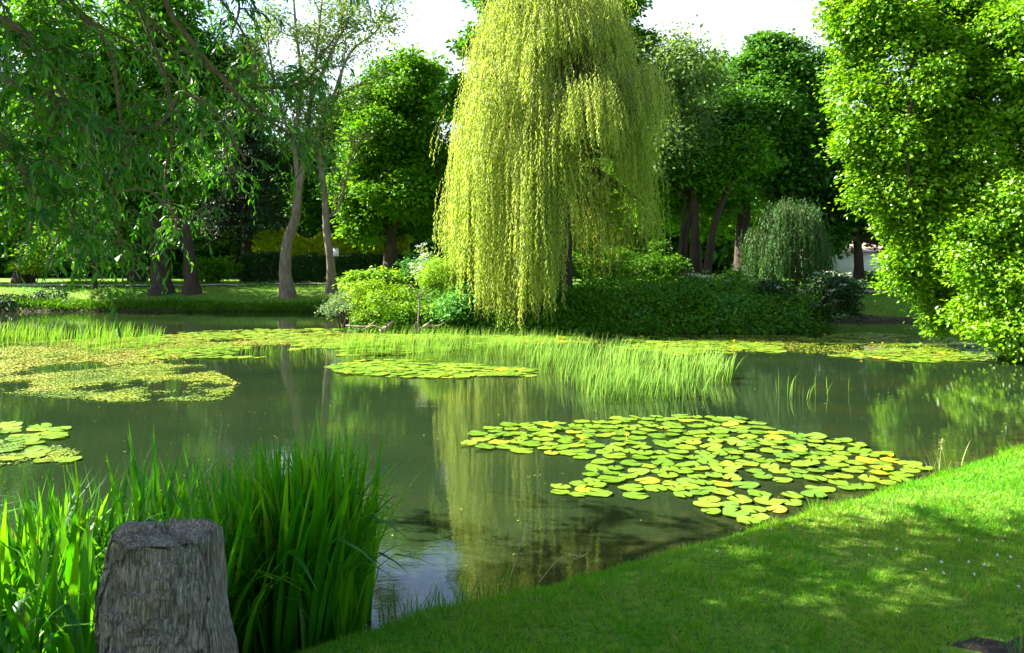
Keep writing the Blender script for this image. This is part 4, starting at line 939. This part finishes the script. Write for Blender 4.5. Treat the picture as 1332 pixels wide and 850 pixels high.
weed('floating scum around the pads at the left edge by the irises', [(-60, 578), (60, 578), (105, 590), (80, 600), (-60, 612)], 1800, 1.5, .38, 29, (.02, .05))
weed('weed scraps between the far pads under the peninsula', [(640, 436), (900, 436), (1290, 440), (1300, 470), (1080, 462), (700, 448)], 6000, .6, .5, 33)

weed('fine specks of pollen and leaf litter drifting on the open water', [(-60, 470), (640, 440), (1290, 450), (1332, 560), (900, 700), (560, 780), (-60, 620)], 900, 2, .0, 41, (.012, .035))
def rushes(poly, n, H, w, bank=None, mat='reed'):
    PW = pw(poly); lo, hi = PW.min(0), PW.max(0); c = U(lo, hi, (n * 6, 2)); c = c[in_poly(c[:, 0], c[:, 1], PW)]
    c = c[fbm(c[:, 0] * 1.2, c[:, 1] * 1.2, s=77) > .36][:n]; m = len(c); return c
def rush_mesh(root, c, H, w, n_obj, name='stalk'):
    m = len(c); a = U(-.6, .6, m); lean = rng.normal(size=m) * .12 + .05
    P = np.column_stack([c, np.full(m, -.03)]); D = np.stack([lean, rng.normal(size=m) * .08, np.ones(m)], 1); N = np.stack([np.cos(a), np.sin(a) * .4, 0 * a], 1)
    vv = [blade_variant(b, w / H, 4) for b in (.05, .2, .45, .9)]
    place(root, name, vv, P, D, N, H * U(.55, 1.1, m), U(0, .999, m), M['reed'], n_obj, P[:, 1], 'stalks')
poly = [(440, 452), (560, 445), (700, 452), (800, 462), (930, 478), (955, 492), (945, 505), (900, 520), (840, 523), (765, 527), (745, 505), (690, 482), (600, 474), (450, 470)]
root = thing('bur_reed', 'light green bed of short upright reeds standing in the middle of the pond', 'reeds', (*wpt(800, 500), 0), 'reed beds in the water')
c = rushes(poly, 3800, .5, .016)
rush_mesh(root, c, .54, .026, 300)
root = thing('bur_reed', 'bed of short pale reeds in the far left of the pond', 'reeds', (*wpt(110, 450), 0), 'reed beds in the water')
c = rushes([(-60, 438), (130, 440), (215, 444), (200, 458), (120, 461), (60, 452), (-60, 448)], 900, .5, .018); rush_mesh(root, c, .56, .018, 200)
c = rushes([(200, 458), (460, 448), (460, 464), (300, 466)], 260, .3, .014); root = thing('bur_reed', 'scattered short reeds poking through the pad carpet left of the main reed bed', 'reeds', (*wpt(330, 460), 0), 'reed beds in the water'); rush_mesh(root, c, .3, .014, 100)
root = thing('bur_reed', 'small isolated row of reed stalks in open water right of the main bed', 'reeds', (*wpt(1045, 520), 0), 'reed beds in the water')
cc = [wpt(px, py) for px, py in ((1011, 512), (1013, 513), (1024, 515), (1027, 517), (1030, 518), (1034, 517), (1040, 519), (1044, 521), (1049, 520), (1051, 523), (1053, 519), (1061, 515), (1074, 513), (1077, 514), (1104, 511))]
rush_mesh(root, np.array(cc), .40, .02, 300)

# ------------------------------------------------------------------ dead branches at the sunlit bank
def dead(label, paths, px, Y):
    root = thing('dead_branch', label, 'branch', at(px, 430, Y), 'dead branches at the sunlit bank')
    for P, r in paths:
        g = Geo(); C = spline([at(*q) for q in P], 6); tube(g, C, np.linspace(r, r * .35, len(C)), 7, rough=.1); g.obj('stick', M['dead'], root, smooth=True)
dead('thick pale dead branch slanting out of the water left of the leaning snag', [([(495, 432, 22.6), (505, 425, 22.6), (512, 417, 22.7)], .09), ([(500, 430, 22.5), (485, 424, 22.5), (470, 430, 22.5)], .03)], 500, 22.6)
dead('upright thin dead snag rising from the water', [([(543, 433, 22.5), (544, 415, 22.5), (545, 392, 22.6), (540, 378, 22.6), (532, 370, 22.7)], .028), ([(545, 392, 22.6), (549, 382, 22.6)], .025), ([(538, 432, 22.5), (541, 418, 22.5)], .025)], 543, 22.5)
dead('low forked dead branch lying on the water right of the snag', [([(545, 430, 22.5), (555, 423, 22.5), (562, 416, 22.5)], .05), ([(555, 424, 22.5), (570, 424, 22.5), (579, 419, 22.5)], .035), ([(560, 424, 22.5), (568, 427, 22.4)], .02)], 560, 22.5)
dead('bleached twigs lying along the waterline at the left tip of the bank', [([(450, 424, 23.2), (470, 425, 23), (488, 424, 22.9)], .03), ([(478, 426, 22.9), (488, 418, 22.9)], .03), ([(455, 425, 23), (456, 418, 23)], .025)], 465, 23)

# ------------------------------------------------------------------ lawn
soil_c = np.array([2.27, 3.62]); 
n = 900000
x = U(-1.6, 9.5, n); y = U(2.9, 13.0, n); k = U(size=n) < (3.6 / np.maximum(y, 3.6)) ** 1.7
vis = (x / y > -.45) & (x / y < .68); k &= vis; x, y = x[k], y[k]
d = sdist(x, y); k = d > .03; x, y, d = x[k], y[k], d[k]
sm = np.hypot((x - soil_c[0]) / .26, (y - soil_c[1]) / .13) + (fbm(x * 9, y * 9, s=4) - .5) * 1.2; k = (sm > 1) | (U(size=len(x)) < .05)
x, y, d = x[k], y[k], d[k]
print('lawn blades', len(x))
m = len(x); clump = fbm(x * 5, y * 5, s=90, o=3); lean_a = fbm(x * 2.2, y * 2.2, s=91) * 12; yf = np.clip(y / 5, .8, 2)
L = (.022 + .085 * clump ** 1.6 * U(.5, 1.3, m)) * (1 + 2.4 * np.clip(fbm(x * 3, y * 3, s=44) - .38, 0, 1) * 2 * np.exp(-((d - .08) / .1) ** 2)) * (.8 + .2 * yf)
D = np.stack([np.cos(lean_a) * .5, np.sin(lean_a) * .5, np.ones(m)], 1) + rng.normal(size=(m, 3)) * [.55, .55, .1]
t_ = np.clip(.15 + .7 * fbm(x * 1.7, y * 1.7, s=95) + U(-.25, .25, m), 0, .94); t_ = np.where(U(size=m) < .035, U(.95, .999, m), t_)
g = Geo(); leaves(g, np.column_stack([x, y, height(x, y, d) - .004]), D, rng.normal(size=(m, 3)) + [0, -.2, .2], L, .0045 * yf, t_, fold=.1, wide=.3)
tag(g.obj('lawn_grass', M['lawn'], kind='stuff'), 'short mown grass covering the near bank')
# bare soil patch
q = np.linspace(0, 2 * np.pi, 29)[:-1]; g = Geo(); rr = 1 + .25 * np.sin(q * 3) + .12 * np.sin(q * 7)
V = [(soil_c[0], soil_c[1], 0)] + [(soil_c[0] + .24 * b * math.cos(a) * f, soil_c[1] + .12 * b * math.sin(a) * f, 0) for f in (.5, 1) for a, b in zip(q, rr)]
V = np.array(V); V[:, 2] = height(V[:, 0], V[:, 1]) + .012 + .008 * np.sin(V[:, 0] * 60) * np.sin(V[:, 1] * 50); V[29:, 2] -= .01
f3 = [(0, k + 1, (k + 1) % 28 + 1) for k in range(28)]; f4 = [(k + 1, k + 29, (k + 1) % 28 + 29, (k + 1) % 28 + 1) for k in range(28)]
g.add(V, f3); g.add(V * 1.0, f4); tag(g.obj('bare_soil', M['soil']), 'patch of bare dark soil in the lawn corner', kind='structure')
tuft('grass_tuft', 'broad-bladed weed grass tuft in the bare soil at the right bottom corner', 'grass tuft', [(2.24, 3.58, .03)], .15, .008, 12, M['lawn'], 12)
# clover flowers
n = 34; x = np.concatenate([rng.normal(2.6, .35, n - 12), U(1.2, 3.6, 12)]); y = np.concatenate([rng.normal(4.75, .35, n - 12), U(3.8, 6, 12)]); g = Geo()
for a, b in zip(x, y):
    z_ = float(height(a, b)) + .045; m = 12; leaves(g, np.repeat([[a, b, z_]], m, 0), rng.normal(size=(m, 3)) + [0, 0, .5], rng.normal(size=(m, 3)), U(.006, .012), .006, U(0, 1, m))
tag(g.obj('clover_flowers', M['clover'], kind='stuff'), 'tiny white clover flowers sprinkled over the right part of the lawn')

# coarse grass on the far banks
n = 60000; x = U(-24, 22, n); y = U(26, 44, n); d = sdist(x, y); k = (d > .05) & (((x < -5.5)) | (x > 9.5)); x, y, d = x[k], y[k], d[k]; m = len(x)
g = Geo(); leaves(g, np.column_stack([x, y, height(x, y, d) - .01]), rng.normal(size=(m, 3)) * [.5, .5, .1] + [0, 0, 1], rng.normal(size=(m, 3)), U(.05, .11, m), .03, np.clip(U(.2, .9, m), 0, .93))
tag(g.obj('far_grass', M['lawn'], kind='stuff'), 'mown grass on the far banks under the trees')
tot = sum(len(o.data.loops) - 2 * len(o.data.polygons) for o in bpy.data.objects if o.type == 'MESH')
print('triangles', tot, 'objects', len(bpy.data.objects))
